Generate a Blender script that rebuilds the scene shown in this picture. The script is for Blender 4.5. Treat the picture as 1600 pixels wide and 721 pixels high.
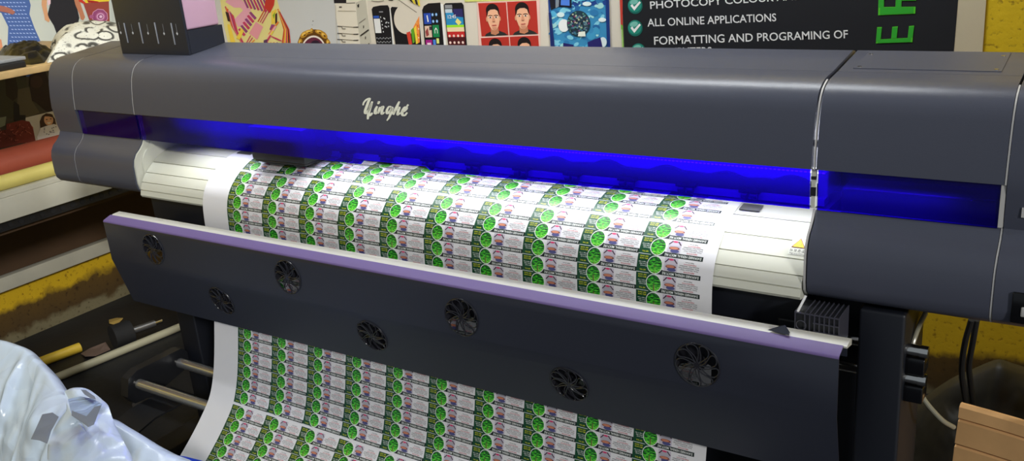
import bpy, math, random
import numpy as np
from mathutils import Vector, Matrix

for o in list(bpy.data.objects):
    bpy.data.objects.remove(o)
scene = bpy.context.scene
COL = scene.collection
R3 = random.Random(7)

# ------------------------------------------------------------------ camera
# camera solved from the vanishing points of the photograph (1600 x 721)
PP = np.array([800.0, 360.5]); FPX = 1462.46
CR = np.array([[0.83433352, 0.11695404, -0.5387108],
               [0.54574134, -0.31316954, 0.77723306],
               [-0.07780727, -0.94246835, -0.3251145]])   # rows: world x,y,z in camera (right, down, forward)
CPOS = np.array([1.41, -1.59, 1.57])
cam_data = bpy.data.cameras.new('camera')
cam = bpy.data.objects.new('camera', cam_data); COL.objects.link(cam)
cam_data.sensor_fit = 'HORIZONTAL'; cam_data.sensor_width = 36.0
cam_data.lens = 36.0 * FPX / 1600.0
cam_data.clip_start = 0.02
M = np.eye(4); M[:3, 0] = CR[:, 0]; M[:3, 1] = -CR[:, 1]; M[:3, 2] = -CR[:, 2]; M[:3, 3] = CPOS
cam.matrix_world = Matrix(M.tolist())
scene.camera = cam

# ------------------------------------------------------------------ world, view
world = bpy.data.worlds.new('world'); scene.world = world; world.use_nodes = True
bg = world.node_tree.nodes['Background']
bg.inputs[0].default_value = (0.80, 0.90, 1.0, 1); bg.inputs[1].default_value = 0.26
scene.view_settings.view_transform = 'Standard'
scene.view_settings.look = 'None'
scene.view_settings.exposure = 0.0
scene.view_settings.gamma = 1.0
scene.view_settings.use_curve_mapping = False

LAMP_W = 14.0        # ceiling tube lamp
WALL_FILL_W = 24.0       # added fill lamp, brightens the back wall and banners
LED_W = 4.3          # led strip inside the printer

# daylight coming in through the open shop front, low from the right behind the photographer
sun_data = bpy.data.lights.new('daylight', 'SUN'); sun_data.energy = 1.5; sun_data.angle = math.radians(6); sun_data.color = (1.0, 0.985, 0.95)
sun = bpy.data.objects.new('daylight', sun_data); COL.objects.link(sun); sun.location = (3.5, -3, 3)
sun.rotation_euler = Vector((0.53, -0.35, 0.27)).to_track_quat('Z', 'Y').to_euler()

WALL_Y = 1.30
WALL_X = -2.42

# ------------------------------------------------------------------ helpers
def s2l(c):
    c = c / 255.0
    return c / 12.92 if c <= 0.04045 else ((c + 0.055) / 1.055) ** 2.4
def rgb(r, g, b, k=1.0):
    return (min(1, s2l(r) * k), min(1, s2l(g) * k), min(1, s2l(b) * k), 1)

def mat(name, color, rough=0.6, metal=0.0, spec=0.5, bump=None, bstr=0.1, vary=0.0, vscale=6.0, emit=None, estr=0.0):
    m = bpy.data.materials.new(name); m.use_nodes = True
    nt = m.node_tree; b = nt.nodes['Principled BSDF']
    b.inputs['Base Color'].default_value = color
    b.inputs['Roughness'].default_value = rough
    b.inputs['Metallic'].default_value = metal
    b.inputs['Specular IOR Level'].default_value = spec
    tc = None
    if vary or bump:
        tc = nt.nodes.new('ShaderNodeTexCoord')
    if vary:
        n = nt.nodes.new('ShaderNodeTexNoise'); n.inputs['Scale'].default_value = vscale; n.inputs['Detail'].default_value = 6
        nt.links.new(tc.outputs['Object'], n.inputs['Vector'])
        mr = nt.nodes.new('ShaderNodeMapRange'); mr.inputs[1].default_value = 0.3; mr.inputs[2].default_value = 0.7
        mr.inputs[3].default_value = 1 - vary; mr.inputs[4].default_value = 1 + vary
        nt.links.new(n.outputs['Fac'], mr.inputs[0])
        mx = nt.nodes.new('ShaderNodeVectorMath'); mx.operation = 'SCALE'
        mx.inputs[0].default_value = color[:3]
        nt.links.new(mr.outputs[0], mx.inputs['Scale'])
        nt.links.new(mx.outputs[0], b.inputs['Base Color'])
    if bump:
        n2 = nt.nodes.new('ShaderNodeTexNoise'); n2.inputs['Scale'].default_value = bump; n2.inputs['Detail'].default_value = 4
        nt.links.new(tc.outputs['Object'], n2.inputs['Vector'])
        bp = nt.nodes.new('ShaderNodeBump'); bp.inputs['Strength'].default_value = bstr; bp.inputs['Distance'].default_value = 0.002
        nt.links.new(n2.outputs['Fac'], bp.inputs['Height']); nt.links.new(bp.outputs[0], b.inputs['Normal'])
    if emit:
        b.inputs['Emission Color'].default_value = emit; b.inputs['Emission Strength'].default_value = estr
    return m

_paint = {}
KW = 1.0 / 0.70
def paint(r, g, b, k=None, rough=0.55):
    """printed ink colour, taken from the photo and undone by the light on the wall"""
    key = (r, g, b, k, rough)
    if key not in _paint:
        _paint[key] = mat('ink_%d_%d_%d' % (r, g, b), rgb(r, g, b, KW if k is None else k), rough, spec=0.3)
    return _paint[key]

def wloc(o):
    v = Vector((0, 0, 0))
    while o is not None:
        v += o.location; o = o.parent
    return v

class MB:
    """collects geometry in world coordinates and links it as one mesh object"""
    def __init__(s):
        s.v = []; s.f = []; s.mi = []; s.mats = []; s.uv = {}
    def m(s, material):
        if material not in s.mats: s.mats.append(material)
        return s.mats.index(material)
    def add(s, verts, faces, material):
        i = s.m(material); b = len(s.v)
        s.v.extend([tuple(map(float, p)) for p in verts])
        for f in faces:
            s.f.append([b + k for k in f]); s.mi.append(i)
    def box(s, x0, x1, y0, y1, z0, z1, material, bev=0.0):
        if bev <= 0:
            v = [(x, y, z) for x in (x0, x1) for y in (y0, y1) for z in (z0, z1)]
            s.add(v, [(0, 1, 3, 2), (4, 6, 7, 5), (0, 4, 5, 1), (2, 3, 7, 6), (0, 2, 6, 4), (1, 5, 7, 3)], material)
        else:
            import bmesh
            bm = bmesh.new(); bmesh.ops.create_cube(bm, size=1)
            for q in bm.verts:
                q.co = Vector(((x0 + x1) / 2 + q.co.x * (x1 - x0), (y0 + y1) / 2 + q.co.y * (y1 - y0), (z0 + z1) / 2 + q.co.z * (z1 - z0)))
            bmesh.ops.bevel(bm, geom=list(bm.edges), offset=bev, segments=3, affect='EDGES', profile=0.5)
            bm.verts.index_update()
            s.add([q.co[:] for q in bm.verts], [[w.index for w in f.verts] for f in bm.faces], material); bm.free()
    def prism(s, prof, x0, x1, material, caps=True, closed=True):
        """profile of (y,z) points extruded along x"""
        n = len(prof)
        v = [(x0, p[0], p[1]) for p in prof] + [(x1, p[0], p[1]) for p in prof]
        f = []
        for i in range(n if closed else n - 1):
            j = (i + 1) % n; f.append((i, j, n + j, n + i))
        if caps and closed:
            f.append(list(range(n))[::-1]); f.append(list(range(n, 2 * n)))
        s.add(v, f, material)
    def tube(s, path, r, material, seg=12, cap=True, radii=None):
        P = [Vector(p) for p in path]; n = len(P); base = []; fs = []
        up = None
        for i in range(n):
            t = (P[min(i + 1, n - 1)] - P[max(i - 1, 0)]).normalized()
            if up is None:
                up = Vector((0, 0, 1)) if abs(t.z) < 0.9 else Vector((1, 0, 0))
            a = t.cross(up).normalized(); b = a.cross(t).normalized(); up = b
            rr = radii[i] if radii else r
            for k in range(seg):
                an = 2 * math.pi * k / seg
                base.append(P[i] + a * math.cos(an) * rr + b * math.sin(an) * rr)
        for i in range(n - 1):
            for k in range(seg):
                k2 = (k + 1) % seg
                fs.append((i * seg + k, i * seg + k2, (i + 1) * seg + k2, (i + 1) * seg + k))
        if cap:
            fs.append(list(range(seg))); fs.append([(n - 1) * seg + k for k in range(seg)][::-1])
        s.add(base, fs, material)
    def grid(s, rows, material):
        n = len(rows[0]); v = [p for r in rows for p in r]; f = []
        for i in range(len(rows) - 1):
            for j in range(n - 1):
                f.append((i * n + j, i * n + j + 1, (i + 1) * n + j + 1, (i + 1) * n + j))
        s.add(v, f, material)
    def build(s, name, parent=None, smooth=True, ang=35.0, origin=None):
        me = bpy.data.meshes.new(name)
        if parent is not None:
            off = wloc(parent)
        elif origin is not None:
            off = Vector(origin)
        else:
            a = np.array(s.v); lo = a.min(0); hi = a.max(0)
            off = Vector(((lo[0] + hi[0]) / 2, (lo[1] + hi[1]) / 2, lo[2]))
        me.from_pydata([(p[0] - off.x, p[1] - off.y, p[2] - off.z) for p in s.v], [], s.f)
        for m_ in s.mats: me.materials.append(m_)
        me.polygons.foreach_set('material_index', s.mi)
        me.validate(); me.update()
        import bmesh
        bm = bmesh.new(); bm.from_mesh(me)
        if s.recalc: bmesh.ops.recalc_face_normals(bm, faces=bm.faces)
        bm.to_mesh(me); bm.free()
        if smooth:
            me.shade_smooth(); me.set_sharp_from_angle(angle=math.radians(ang))
        o = bpy.data.objects.new(name, me); COL.objects.link(o)
        if parent is not None:
            o.parent = parent
        else:
            o.location = off
        return o
    recalc = True

def thing(name, label, cat, loc, group=None):
    o = bpy.data.objects.new(name, None); COL.objects.link(o); o.location = loc
    o['label'] = label; o['category'] = cat
    if group: o['group'] = group
    return o
def tag(o, label, cat, group=None, kind=None):
    o['label'] = label; o['category'] = cat
    if group: o['group'] = group
    if kind: o['kind'] = kind
    return o
def struct(o):
    o['kind'] = 'structure'; return o

def copy_tree(o, parent=None):
    c = o.copy(); COL.objects.link(c)
    if parent is not None: c.parent = parent
    for ch in list(o.children): copy_tree(ch, c)
    return c

def spline(pts, n):
    """Catmull-Rom through points (any dimension), resampled to n points at equal arc length"""
    P = np.array(pts, float); Q = np.vstack([2 * P[0] - P[1], P, 2 * P[-1] - P[-2]]); out = []
    for i in range(1, len(Q) - 2):
        for t in np.linspace(0, 1, 24, endpoint=False):
            a, b, c, d = Q[i - 1], Q[i], Q[i + 1], Q[i + 2]
            out.append(0.5 * ((2 * b) + (c - a) * t + (2 * a - 5 * b + 4 * c - d) * t * t + (3 * b - a - 3 * c + d) * t ** 3))
    out.append(P[-1]); out = np.array(out)
    L = np.r_[0, np.cumsum(np.linalg.norm(np.diff(out, axis=0), axis=1))]
    s = np.linspace(0, L[-1], n)
    return np.stack([np.interp(s, L, out[:, k]) for k in range(out.shape[1])], 1)

_txt = {}
def text_geo(s, res=2, fat=0.0):
    """outline of a line of writing as 2D verts and faces; height of capitals is about 0.7"""
    if (s, res, fat) in _txt: return _txt[(s, res, fat)]
    cu = bpy.data.curves.new('t', 'FONT'); cu.body = s; cu.resolution_u = res; cu.fill_mode = 'FRONT'; cu.offset = fat
    ob = bpy.data.objects.new('t', cu); COL.objects.link(ob)
    dg = bpy.context.evaluated_depsgraph_get(); dg.update()
    me = ob.evaluated_get(dg).to_mesh()
    v = np.array([p.co[:2] for p in me.vertices]); f = [list(p.vertices) for p in me.polygons]
    ob.evaluated_get(dg).to_mesh_clear()
    bpy.data.objects.remove(ob); bpy.data.curves.remove(cu)
    _txt[(s, res, fat)] = (v, f)
    return v, f

def pix_ray(px, py):
    return CR @ np.array([px - PP[0], py - PP[1], FPX])
def on_y(px, py, y):
    r = pix_ray(px, py); return CPOS + r * ((y - CPOS[1]) / r[1])
def on_x(px, py, x):
    r = pix_ray(px, py); return CPOS + r * ((x - CPOS[0]) / r[0])

# ------------------------------------------------------------------ materials
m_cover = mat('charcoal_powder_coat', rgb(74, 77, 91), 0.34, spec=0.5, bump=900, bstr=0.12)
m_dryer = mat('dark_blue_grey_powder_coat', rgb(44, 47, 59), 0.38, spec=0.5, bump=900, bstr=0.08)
m_black = mat('black_plastic', rgb(26, 27, 31), 0.45)
m_blackgl = mat('glossy_black_plastic', rgb(14, 14, 17), 0.16)
m_navy = mat('dark_navy_steel', rgb(19, 22, 31), 0.5)
m_beige = mat('cream_coated_metal', rgb(208, 208, 194), 0.42)
m_groove = mat('groove_shadow_gap', rgb(110, 110, 104), 0.7)
m_seam = mat('pale_seam_edge', rgb(190, 188, 186), 0.5)
m_grey = mat('grey_metal', rgb(120, 120, 122), 0.35, metal=0.7)
m_chrome = mat('chrome', (0.72, 0.70, 0.66, 1), 0.14, metal=1.0)
m_beam = mat('white_beam', rgb(215, 216, 222), 0.5)
m_rod = mat('brushed_steel', (0.55, 0.55, 0.55, 1), 0.24, metal=.85)
m_rubber = mat('rubber_black', rgb(18, 18, 20), 0.8)
m_white = mat('white_plastic', rgb(235, 235, 235), 0.4)

def visor_material():
    m = bpy.data.materials.new('blue_acrylic'); m.use_nodes = True; nt = m.node_tree
    out = nt.nodes['Material Output']; nt.nodes.remove(nt.nodes['Principled BSDF'])
    tr = nt.nodes.new('ShaderNodeBsdfTransparent'); tr.inputs[0].default_value = (0.13, 0.025, 1.0, 1)
    df = nt.nodes.new('ShaderNodeBsdfTranslucent'); df.inputs[0].default_value = (0.06, 0.012, 0.75, 1)
    d2 = nt.nodes.new('ShaderNodeBsdfDiffuse'); d2.inputs[0].default_value = (0.035, 0.008, 0.85, 1)
    gl = nt.nodes.new('ShaderNodeBsdfGlossy'); gl.inputs['Roughness'].default_value = 0.06; gl.inputs[0].default_value = (1, 1, 1, 1)
    a = nt.nodes.new('ShaderNodeMixShader'); a.inputs[0].default_value = 0.5
    nt.links.new(df.outputs[0], a.inputs[1]); nt.links.new(d2.outputs[0], a.inputs[2])
    b = nt.nodes.new('ShaderNodeMixShader'); b.inputs[0].default_value = 0.12
    nt.links.new(tr.outputs[0], b.inputs[1]); nt.links.new(a.outputs[0], b.inputs[2])
    fr = nt.nodes.new('ShaderNodeFresnel'); fr.inputs[0].default_value = 1.25
    c = nt.nodes.new('ShaderNodeMixShader')
    nt.links.new(fr.outputs[0], c.inputs[0]); nt.links.new(b.outputs[0], c.inputs[1]); nt.links.new(gl.outputs[0], c.inputs[2])
    nt.links.new(c.outputs[0], out.inputs[0])
    return m
m_visor = visor_material()

# ------------------------------------------------------------------ setting
def wall_paint_material():
    m = bpy.data.materials.new('yellow_wall_paint'); m.use_nodes = True; nt = m.node_tree; b = nt.nodes['Principled BSDF']
    tc = nt.nodes.new('ShaderNodeTexCoord'); geo = nt.nodes.new('ShaderNodeNewGeometry')
    sp = nt.nodes.new('ShaderNodeSeparateXYZ'); nt.links.new(geo.outputs['Position'], sp.inputs[0])
    n = nt.nodes.new('ShaderNodeTexNoise'); n.inputs['Scale'].default_value = 9; n.inputs['Detail'].default_value = 8
    nt.links.new(geo.outputs['Position'], n.inputs['Vector'])
    ad = nt.nodes.new('ShaderNodeMath'); ad.operation = 'MULTIPLY_ADD'; ad.inputs[1].default_value = 0.16; ad.inputs[2].default_value = -0.08
    nt.links.new(n.outputs['Fac'], ad.inputs[0])
    z = nt.nodes.new('ShaderNodeMath'); z.operation = 'ADD'
    nt.links.new(sp.outputs['Z'], z.inputs[0]); nt.links.new(ad.outputs[0], z.inputs[1])
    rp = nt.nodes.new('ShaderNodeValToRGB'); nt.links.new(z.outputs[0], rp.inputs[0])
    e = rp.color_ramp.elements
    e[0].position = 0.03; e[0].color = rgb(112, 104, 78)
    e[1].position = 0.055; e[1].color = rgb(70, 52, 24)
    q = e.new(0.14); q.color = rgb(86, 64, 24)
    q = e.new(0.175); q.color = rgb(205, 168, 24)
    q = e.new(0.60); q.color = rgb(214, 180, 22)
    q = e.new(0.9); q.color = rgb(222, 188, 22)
    n2 = nt.nodes.new('ShaderNodeTexNoise'); n2.inputs['Scale'].default_value = 60; n2.inputs['Detail'].default_value = 5
    nt.links.new(geo.outputs['Position'], n2.inputs['Vector'])
    r2 = nt.nodes.new('ShaderNodeValToRGB'); nt.links.new(n2.outputs['Fac'], r2.inputs[0])
    r2.color_ramp.elements[0].position = 0.30; r2.color_ramp.elements[0].color = (0.45, 0.38, 0.28, 1)
    r2.color_ramp.elements[1].position = 0.42; r2.color_ramp.elements[1].color = (1, 1, 1, 1)
    mx = nt.nodes.new('ShaderNodeMix'); mx.data_type = 'RGBA'; mx.blend_type = 'MULTIPLY'; mx.inputs[0].default_value = 1.0
    nt.links.new(rp.outputs[0], mx.inputs[6]); nt.links.new(r2.outputs[0], mx.inputs[7])
    nt.links.new(mx.outputs[2], b.inputs['Base Color']); b.inputs['Roughness'].default_value = 0.6
    bp = nt.nodes.new('ShaderNodeBump'); bp.inputs['Strength'].default_value = 0.3; bp.inputs['Distance'].default_value = 0.004
    nt.links.new(n2.outputs['Fac'], bp.inputs['Height']); nt.links.new(bp.outputs[0], b.inputs['Normal'])
    return m
m_wall = wall_paint_material()
m_floor = mat('black_floor_sheet', rgb(27, 28, 32), 0.5, vary=0.3, vscale=5, bump=40, bstr=0.4)
b_ = MB(); b_.box(WALL_X - 0.1, 3.2, -3.2, WALL_Y + 0.1, -0.1, 0.0, m_floor); struct(b_.build('floor', smooth=False))
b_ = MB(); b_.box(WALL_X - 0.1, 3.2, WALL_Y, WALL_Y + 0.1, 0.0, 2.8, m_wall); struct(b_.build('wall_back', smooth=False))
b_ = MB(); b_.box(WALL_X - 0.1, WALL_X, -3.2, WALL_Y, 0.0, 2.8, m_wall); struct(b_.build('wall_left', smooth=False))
b_ = MB(); b_.box(2.0, 2.1, -.15, WALL_Y, 0.0, 2.8, m_wall); struct(b_.build('sun_block_wall', smooth=False))  # unseen wall added to keep daylight off the back wall's right part
m_ceil = mat('ceiling_board', rgb(215, 213, 205), 0.8)
b_ = MB(); b_.box(WALL_X - 0.1, 2.1, -.55, WALL_Y + 0.1, 2.8, 2.88, m_ceil); struct(b_.build('ceiling', smooth=False))

# ------------------------------------------------------------------ ceiling lamps
def tube_lamp(loc, length, watts, label):
    x, y, z = loc
    t = thing('ceiling_tube_lamp', label, 'lamp', (x, y, z))
    q = MB(); q.box(x - length / 2 - .03, x + length / 2 + .03, y - .035, y + .035, z + .04, z + .10, m_white, .008); q.build('lamp_housing', t)
    q = MB(); q.tube([(x - length / 2, y, z + .015), (x + length / 2, y, z + .015)], .014, mat('lit_tube', (1, 1, 1, 1), emit=(.93, .97, 1, 1), estr=22)); q.build('tube', t)
    for sx in (-1, 1):
        q = MB(); q.box(x + sx * (length / 2 + .012) - .012, x + sx * (length / 2 + .012) + .012, y - .018, y + .018, z - .004, z + .045, m_white, .004); q.build('lamp_holder', t)
    l = bpy.data.lights.new('tube_light', 'AREA'); l.shape = 'RECTANGLE'; l.size = length; l.size_y = 0.05; l.energy = watts; l.color = (0.94, 0.98, 1.0)
    lo = bpy.data.objects.new('tube_light', l); COL.objects.link(lo); lo.parent = t; lo.location = (0, 0, -0.01)
    return t
tube_lamp((-0.80, -0.27, 2.70), 1.2, LAMP_W, 'white fluorescent tube lamp on the ceiling above the printer')
tube_lamp((0.25, 0.50, 2.70), 1.2, WALL_FILL_W, 'added unseen tube lamp on the ceiling, brightening the back wall')

# ------------------------------------------------------------------ the printer
printer = thing('wide_format_printer', 'long charcoal roll printer with a glowing blue visor, filling the photo', 'printer', (0, 0.1, 0))
XL, X1, X2, X3, X4 = -1.368, -1.245, -0.957, 0.957, 1.257
XR = 1.40
G = 0.0022
front = [(-0.006, 1.100), (-0.003, 1.135), (0.003, 1.172), (0.008, 1.195), (0.014, 1.212), (0.022, 1.2255), (0.032, 1.2350), (0.045, 1.2415), (0.060, 1.2460), (0.080, 1.2482), (0.1085, 1.2505)]
top = [(0.1095, 1.2485), (0.1105, 1.2505), (0.175, 1.258), (0.245, 1.266), (0.262, 1.262)]
back = [(0.27, 1.245), (0.27, 0.88)]
shell = front + top + back
inner = [(0.262, 0.88), (0.262, 1.235), (0.245, 1.252), (0.110, 1.240), (0.060, 1.234), (0.035, 1.222), (0.02, 1.195), (0.010, 1.165), (0.004, 1.10)]
q = MB(); q.prism(shell + inner, X2 + G, X3 - G, m_cover); top_cover = q.build('main_cover', printer)
# lower bulge of the end housings, joined to the upper part through a recess behind the visor
bulge = [(0.003, 1.0255), (-0.004, 1.012), (-0.016, 0.999), (-0.030, 0.988), (-0.040, 0.972), (-0.0445, 0.955), (-0.0455, 0.93), (-0.046, 0.905), (-0.043, 0.888), (-0.033, 0.876), (-0.015, 0.871), (0.05, 0.866), (0.27, 0.866)]
upper = front + top + [(0.27, 1.245)]
def side_housing(name, x0, x1):
    q = MB()
    prof = upper[::-1] + [(0.006, 1.100), (0.03, 1.1005), (0.03, 1.20), (0.205, 1.20), (0.205, .95), (0.03, .95), (0.012, 1.024)] + bulge
    q.prism(prof, x0 + G, x1 - G, m_cover)
    return q.build(name, printer)
side_housing('left_housing', X1, X2)
side_housing('right_housing', X3 + 0.004, X4)
solid = upper[::-1] + [(-0.004, 1.085), (-0.001, 1.045)] + bulge
q = MB(); q.prism(solid, XL, X1 - G, m_cover); q.build('end_cap', printer)
q = MB(); q.prism(solid, X4 + G, XR, m_cover); endr = q.build('end_cap', printer)
endr['label'] = 'right end cap carrying the control panel'
# pale edges showing in the seams
def seam(x, w, prof, d=0.0012, material=m_seam):
    q = MB(); p2 = [(a + d, b - d * .5) for a, b in prof]
    back_ = [(a + .006, b - .003) for a, b in p2][::-1]
    q.prism(p2 + back_, x - w, x + w, material); return q.build('seam_trim', printer)
fp = front[:-2]
for x, mm in ((X1, m_seam), (X2, m_seam), (X3 + .002, m_seam), (X4, m_seam)):
    seam(x, 0.0014, fp, 0.0008, mm)
seam(X1, 0.0014, bulge[:-2], 0.0012); seam(X4, 0.0014, bulge[:-2], 0.0012)
q = MB(); q.box(X3 - .0035, X3 + .0035, 0.001, 0.010, 1.028, 1.100, m_beige); q.build('seam_trim', printer)
q = MB(); q.box(X3 - .0042, X3 + .0042, 0.0, 0.004, 1.050, 1.066, m_black); q.box(X3 - .0042, X3 + .0042, 0.0, 0.004, 1.080, 1.086, m_black); q.build('seam_clip', printer)
q = MB(); q.box(X4 - .006, X4 + .001, -0.003, 0.010, 1.028, 1.100, m_seam); q.build('seam_trim', printer)

# platen ------------------------------------------------------------
sheet_pts = [(.30, .975), (.22, .985), (.16, .989), (.11, .988), (.075, .984), (.04, .973), (.005, .953), (-.022, .930), (-.040, .905), (-.050, .875), (-.054, .84),
             (-.056, .80), (-.060, .70), (-.068, .62), (-.085, .55), (-.104, .466), (-.124, .395), (-.150, .338), (-.188, .295), (-.23, .257), (-.283, .215), (-.35, .165), (-.42, .118)]
prof = spline(sheet_pts, 600)
plat = prof[(prof[:, 1] > 0.874) & (prof[:, 0] < 0.30)]
plat = plat[np.linspace(0, len(plat) - 1, len(plat) // 4).astype(int)]
def normals(p):
    t = np.gradient(p, axis=0); t /= np.linalg.norm(t, axis=1)[:, None]
    return np.stack([-t[:, 1] * -1, t[:, 0] * -1], 1) * -1   # outward of the curve
nn = normals(plat)
if nn[len(nn) // 2][0] > 0: nn = -nn
surf = plat - nn * 0.0016
fine = spline(surf.tolist(), 260)
fn = normals(fine)
if fn[len(fn) // 2][0] > 0: fn = -fn
pp = []
grooves = [0.979, 0.957, 0.934, 0.910, 0.8885]
zs = fine[:, 1]
gi = [int(np.argmin(np.abs(zs - g) + (fine[:, 0] > 0.06) * 9)) for g in grooves]
for i, p in enumerate(fine):
    if i in gi:
        t = fine[i + 1] - fine[i]; t /= np.linalg.norm(t)
        pp += [tuple(p - t * .0011), tuple(p - t * .0009 - fn[i] * .004), tuple(p + t * .0009 - fn[i] * .004), tuple(p + t * .0011)]
    elif i % 5 == 0 and min(abs(i - g) for g in gi) > 2:
        pp.append(tuple(p))
pp.append(tuple(fine[-1]))
platprof = pp + [(-0.045, 0.868), (-0.01, 0.862), (0.06, 0.87), (0.29, 0.90)]
q = MB(); q.prism(platprof, X2 + .014, X3 - .004, m_beige); platen = q.build('platen', printer, ang=28)
# cream side plate at the left end of the platen, two layers with a seam between
def off(pr, d): return [(a + d, b) for a, b in pr]
q = MB(); q.prism(off(bulge[:-2], .004) + [(0.10, .873), (.10, 1.02)], X2 - .001, X2 + .005, m_beige); q.build('side_plate', printer)
q = MB(); q.prism([(.012, 1.10)] + off([(b_[0] * .92, b_[1]) for b_ in bulge[:-2]], .022) + [(0.12, .873), (.12, 1.02), (.028, 1.02), (.028, 1.10)], X2 + .0055, X2 + .012, m_beige); q.build('side_plate', printer)
q = MB(); q.prism(off(bulge[:-2], .001) + [(0.0, .873), (.02, 1.02)], X3 - .0005, X3 + .0035, m_seam); q.build('side_plate', printer)
# strip of dark tape gap on the right end of the platen
for x0, x1, y_ in ((-.655, -.60, .095), (.795, .835, .085)):
    q = MB(); k = int(np.argmin(np.abs(prof[:, 0] - y_) + (prof[:, 1] < .9) * 9)); r_ = prof[k - 6:k + 7:3]
    q.prism([(a, b_ + .0020) for a, b_ in r_] + [(a, b_ + .0006) for a, b_ in r_[::-1]], x0, x1, m_grey); q.build('media_clip', printer)
# warning sticker on the platen
def on_platen(x, s_z, lift):
    k = int(np.argmin(np.abs(fine[:, 1] - s_z) + (fine[:, 0] > 0.06) * 9)); p = fine[k] + fn[k] * lift
    return (x, p[0], p[1])
arcs = np.r_[0, np.cumsum(np.linalg.norm(np.diff(fine, axis=0), axis=1))]
def plat_at(x, s, lift):
    y = np.interp(s, arcs, fine[:, 0]); z = np.interp(s, arcs, fine[:, 1])
    a = np.interp(s, arcs, fn[:, 0]); b = np.interp(s, arcs, fn[:, 1]); return (x, y + a * lift, z + b * lift)
k0 = int(np.argmin(np.abs(fine[:, 1] - 0.962) + (fine[:, 0] > 0.06) * 9)); s0 = arcs[k0]
q = MB()
def stk(pts, lift, material):
    q.add([plat_at(x, s0 + s, lift) for x, s in pts], [list(range(len(pts)))], material)
m_stk = mat('sticker_white', rgb(222, 222, 212), 0.4); m_yel = mat('sticker_yellow', rgb(240, 205, 20), 0.4); m_ora = mat('sticker_border', rgb(120, 50, 10), 0.4); m_ink = mat('sticker_ink', rgb(50, 50, 50), 0.5)
sx0 = 0.918
for a_ in np.linspace(0, .040, 9)[:-1]:
    stk([(sx0, a_), (sx0 + .030, a_), (sx0 + .030, a_ + .005), (sx0, a_ + .005)], .0006, m_stk)
stk([(sx0 + .015, .003), (sx0 + .028, .025), (sx0 + .002, .025)], .0012, m_ora)
stk([(sx0 + .015, .0062), (sx0 + .0255, .0237), (sx0 + .0045, .0237)], .0016, m_yel)
m_dy = mat('sticker_mark', rgb(196, 164, 10), 0.4)
for wx_ in (.011, .015, .019):
    stk([(sx0 + wx_, .014), (sx0 + wx_ + .0016, .014), (sx0 + wx_ + .0004, .0205), (sx0 + wx_ - .0012, .0205)], .0019, m_dy)
def glyph(cx, cy, w, bars):
    for (x0, y0, x1, y1) in bars:
        stk([(cx + x0 * w, cy + y0 * w), (cx + x1 * w, cy + y0 * w), (cx + x1 * w, cy + y1 * w), (cx + x0 * w, cy + y1 * w)], .0012, m_ink)
H = [(.1, 0, .9, .13), (.1, .42, .9, .55), (.1, .87, .9, 1)]
glyph(sx0 + .002, .0285, .0052, [(0, 0, .15, 1), (0, .0, .7, .12), (.55, .3, .7, 1), (.3, .5, .95, .62)])
glyph(sx0 + .009, .0285, .0052, H + [(.1, 0, .22, .5), (.78, 0, .9, .5), (.44, .5, .56, 1)])
glyph(sx0 + .016, .0285, .0052, H + [(.1, .55, .22, 1), (.78, .55, .9, 1), (.44, 0, .56, .2)])
glyph(sx0 + .023, .0285, .0052, [(0, .1, .15, .25), (0, .5, .15, .9), (.35, 0, .9, .12), (.35, .2, .9, .32), (.3, .6, 1, .7), (.3, .9, 1, 1), (.4, .6, .5, 1), (.62, .6, .72, 1), (.86, .6, .96, 1)])
tv, tf = text_geo('High temperature', 1)
sc_ = .026 / tv[:, 0].max()
q.add([plat_at(sx0 + .002 + p[0] * sc_, s0 + .0385 - p[1] * sc_ * 1.2, .0012) for p in tv], tf, m_ink)
stick = q.build('warning_sticker', platen, smooth=False); stick['label'] = 'small white sticker with a yellow warning triangle'

# visors ------------------------------------------------------------
def visor(x0, x1, tabs=None):
    q = MB(); y0, y1 = 0.000, 0.003; zt, zb = 1.104, 1.0255
    pts = [(x0, zt), (x0, zb)]
    if tabs:
        a, b = tabs; pts += [(a, zb - .005), (a + .014, zb + .0065), (b - .014, zb + .0065), (b, zb - .003)]
    pts += [(x1, zb), (x1, zt)]
    n = len(pts)
    v = [(p[0], y0, p[1]) for p in pts] + [(p[0], y1, p[1]) for p in pts]
    f = [list(range(n)), list(range(n, 2 * n))[::-1]] + [(i, (i + 1) % n, n + (i + 1) % n, n + i) for i in range(n)]
    q.add(v, f, m_visor)
    return q.build('visor', printer, smooth=False)
vz = visor(X2 + .004, X3 - .006, (-.115, .098)); vz['label'] = 'long middle visor of blue acrylic'
visor(X1 + .004, X2 - .004); visor(X3 + .008, X4 - .007)
# inside: beam, wavy cable, pinch rollers, carriage, led rail, led reflection --------
q = MB(); q.box(X2 + .02, X3 - .012, 0.140, 0.235, 1.003, 1.225, m_beam, .003)
q.box(-.33, X3 - .012, 0.119, 0.15, .9925, 1.006, m_beam)
gb = q.build('gantry_beam', printer)
q = MB(); q.box(X2 + .022, -.60, .130, .1395, 1.0, 1.20, m_black, .002); q.box(-.60, -.33, .130, .1395, 1.0, 1.052, m_black, .002); q.build('beam_shade_cover', printer)  # black cover stands in for shade on the beam's left part
q = MB(); n = 240; yb = 0.126; rows = [[], []]
xs = np.linspace(-0.90, X3 - .03, n)
lo = 1.0065 + 0 * xs; hi = 1.034 + 0.0085 * np.maximum(-0.2, np.sin(2 * np.pi * (xs - .06) / .1335 + .6)) + .002 * np.sin(31 * xs)
ring = []
for i in range(n):
    ring.append([(xs[i], yb, lo[i]), (xs[i], yb - .006, (lo[i] + hi[i]) / 2), (xs[i], yb, hi[i]), (xs[i], yb + .010, hi[i]), (xs[i], yb + .010, lo[i]), (xs[i], yb, lo[i])])
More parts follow.
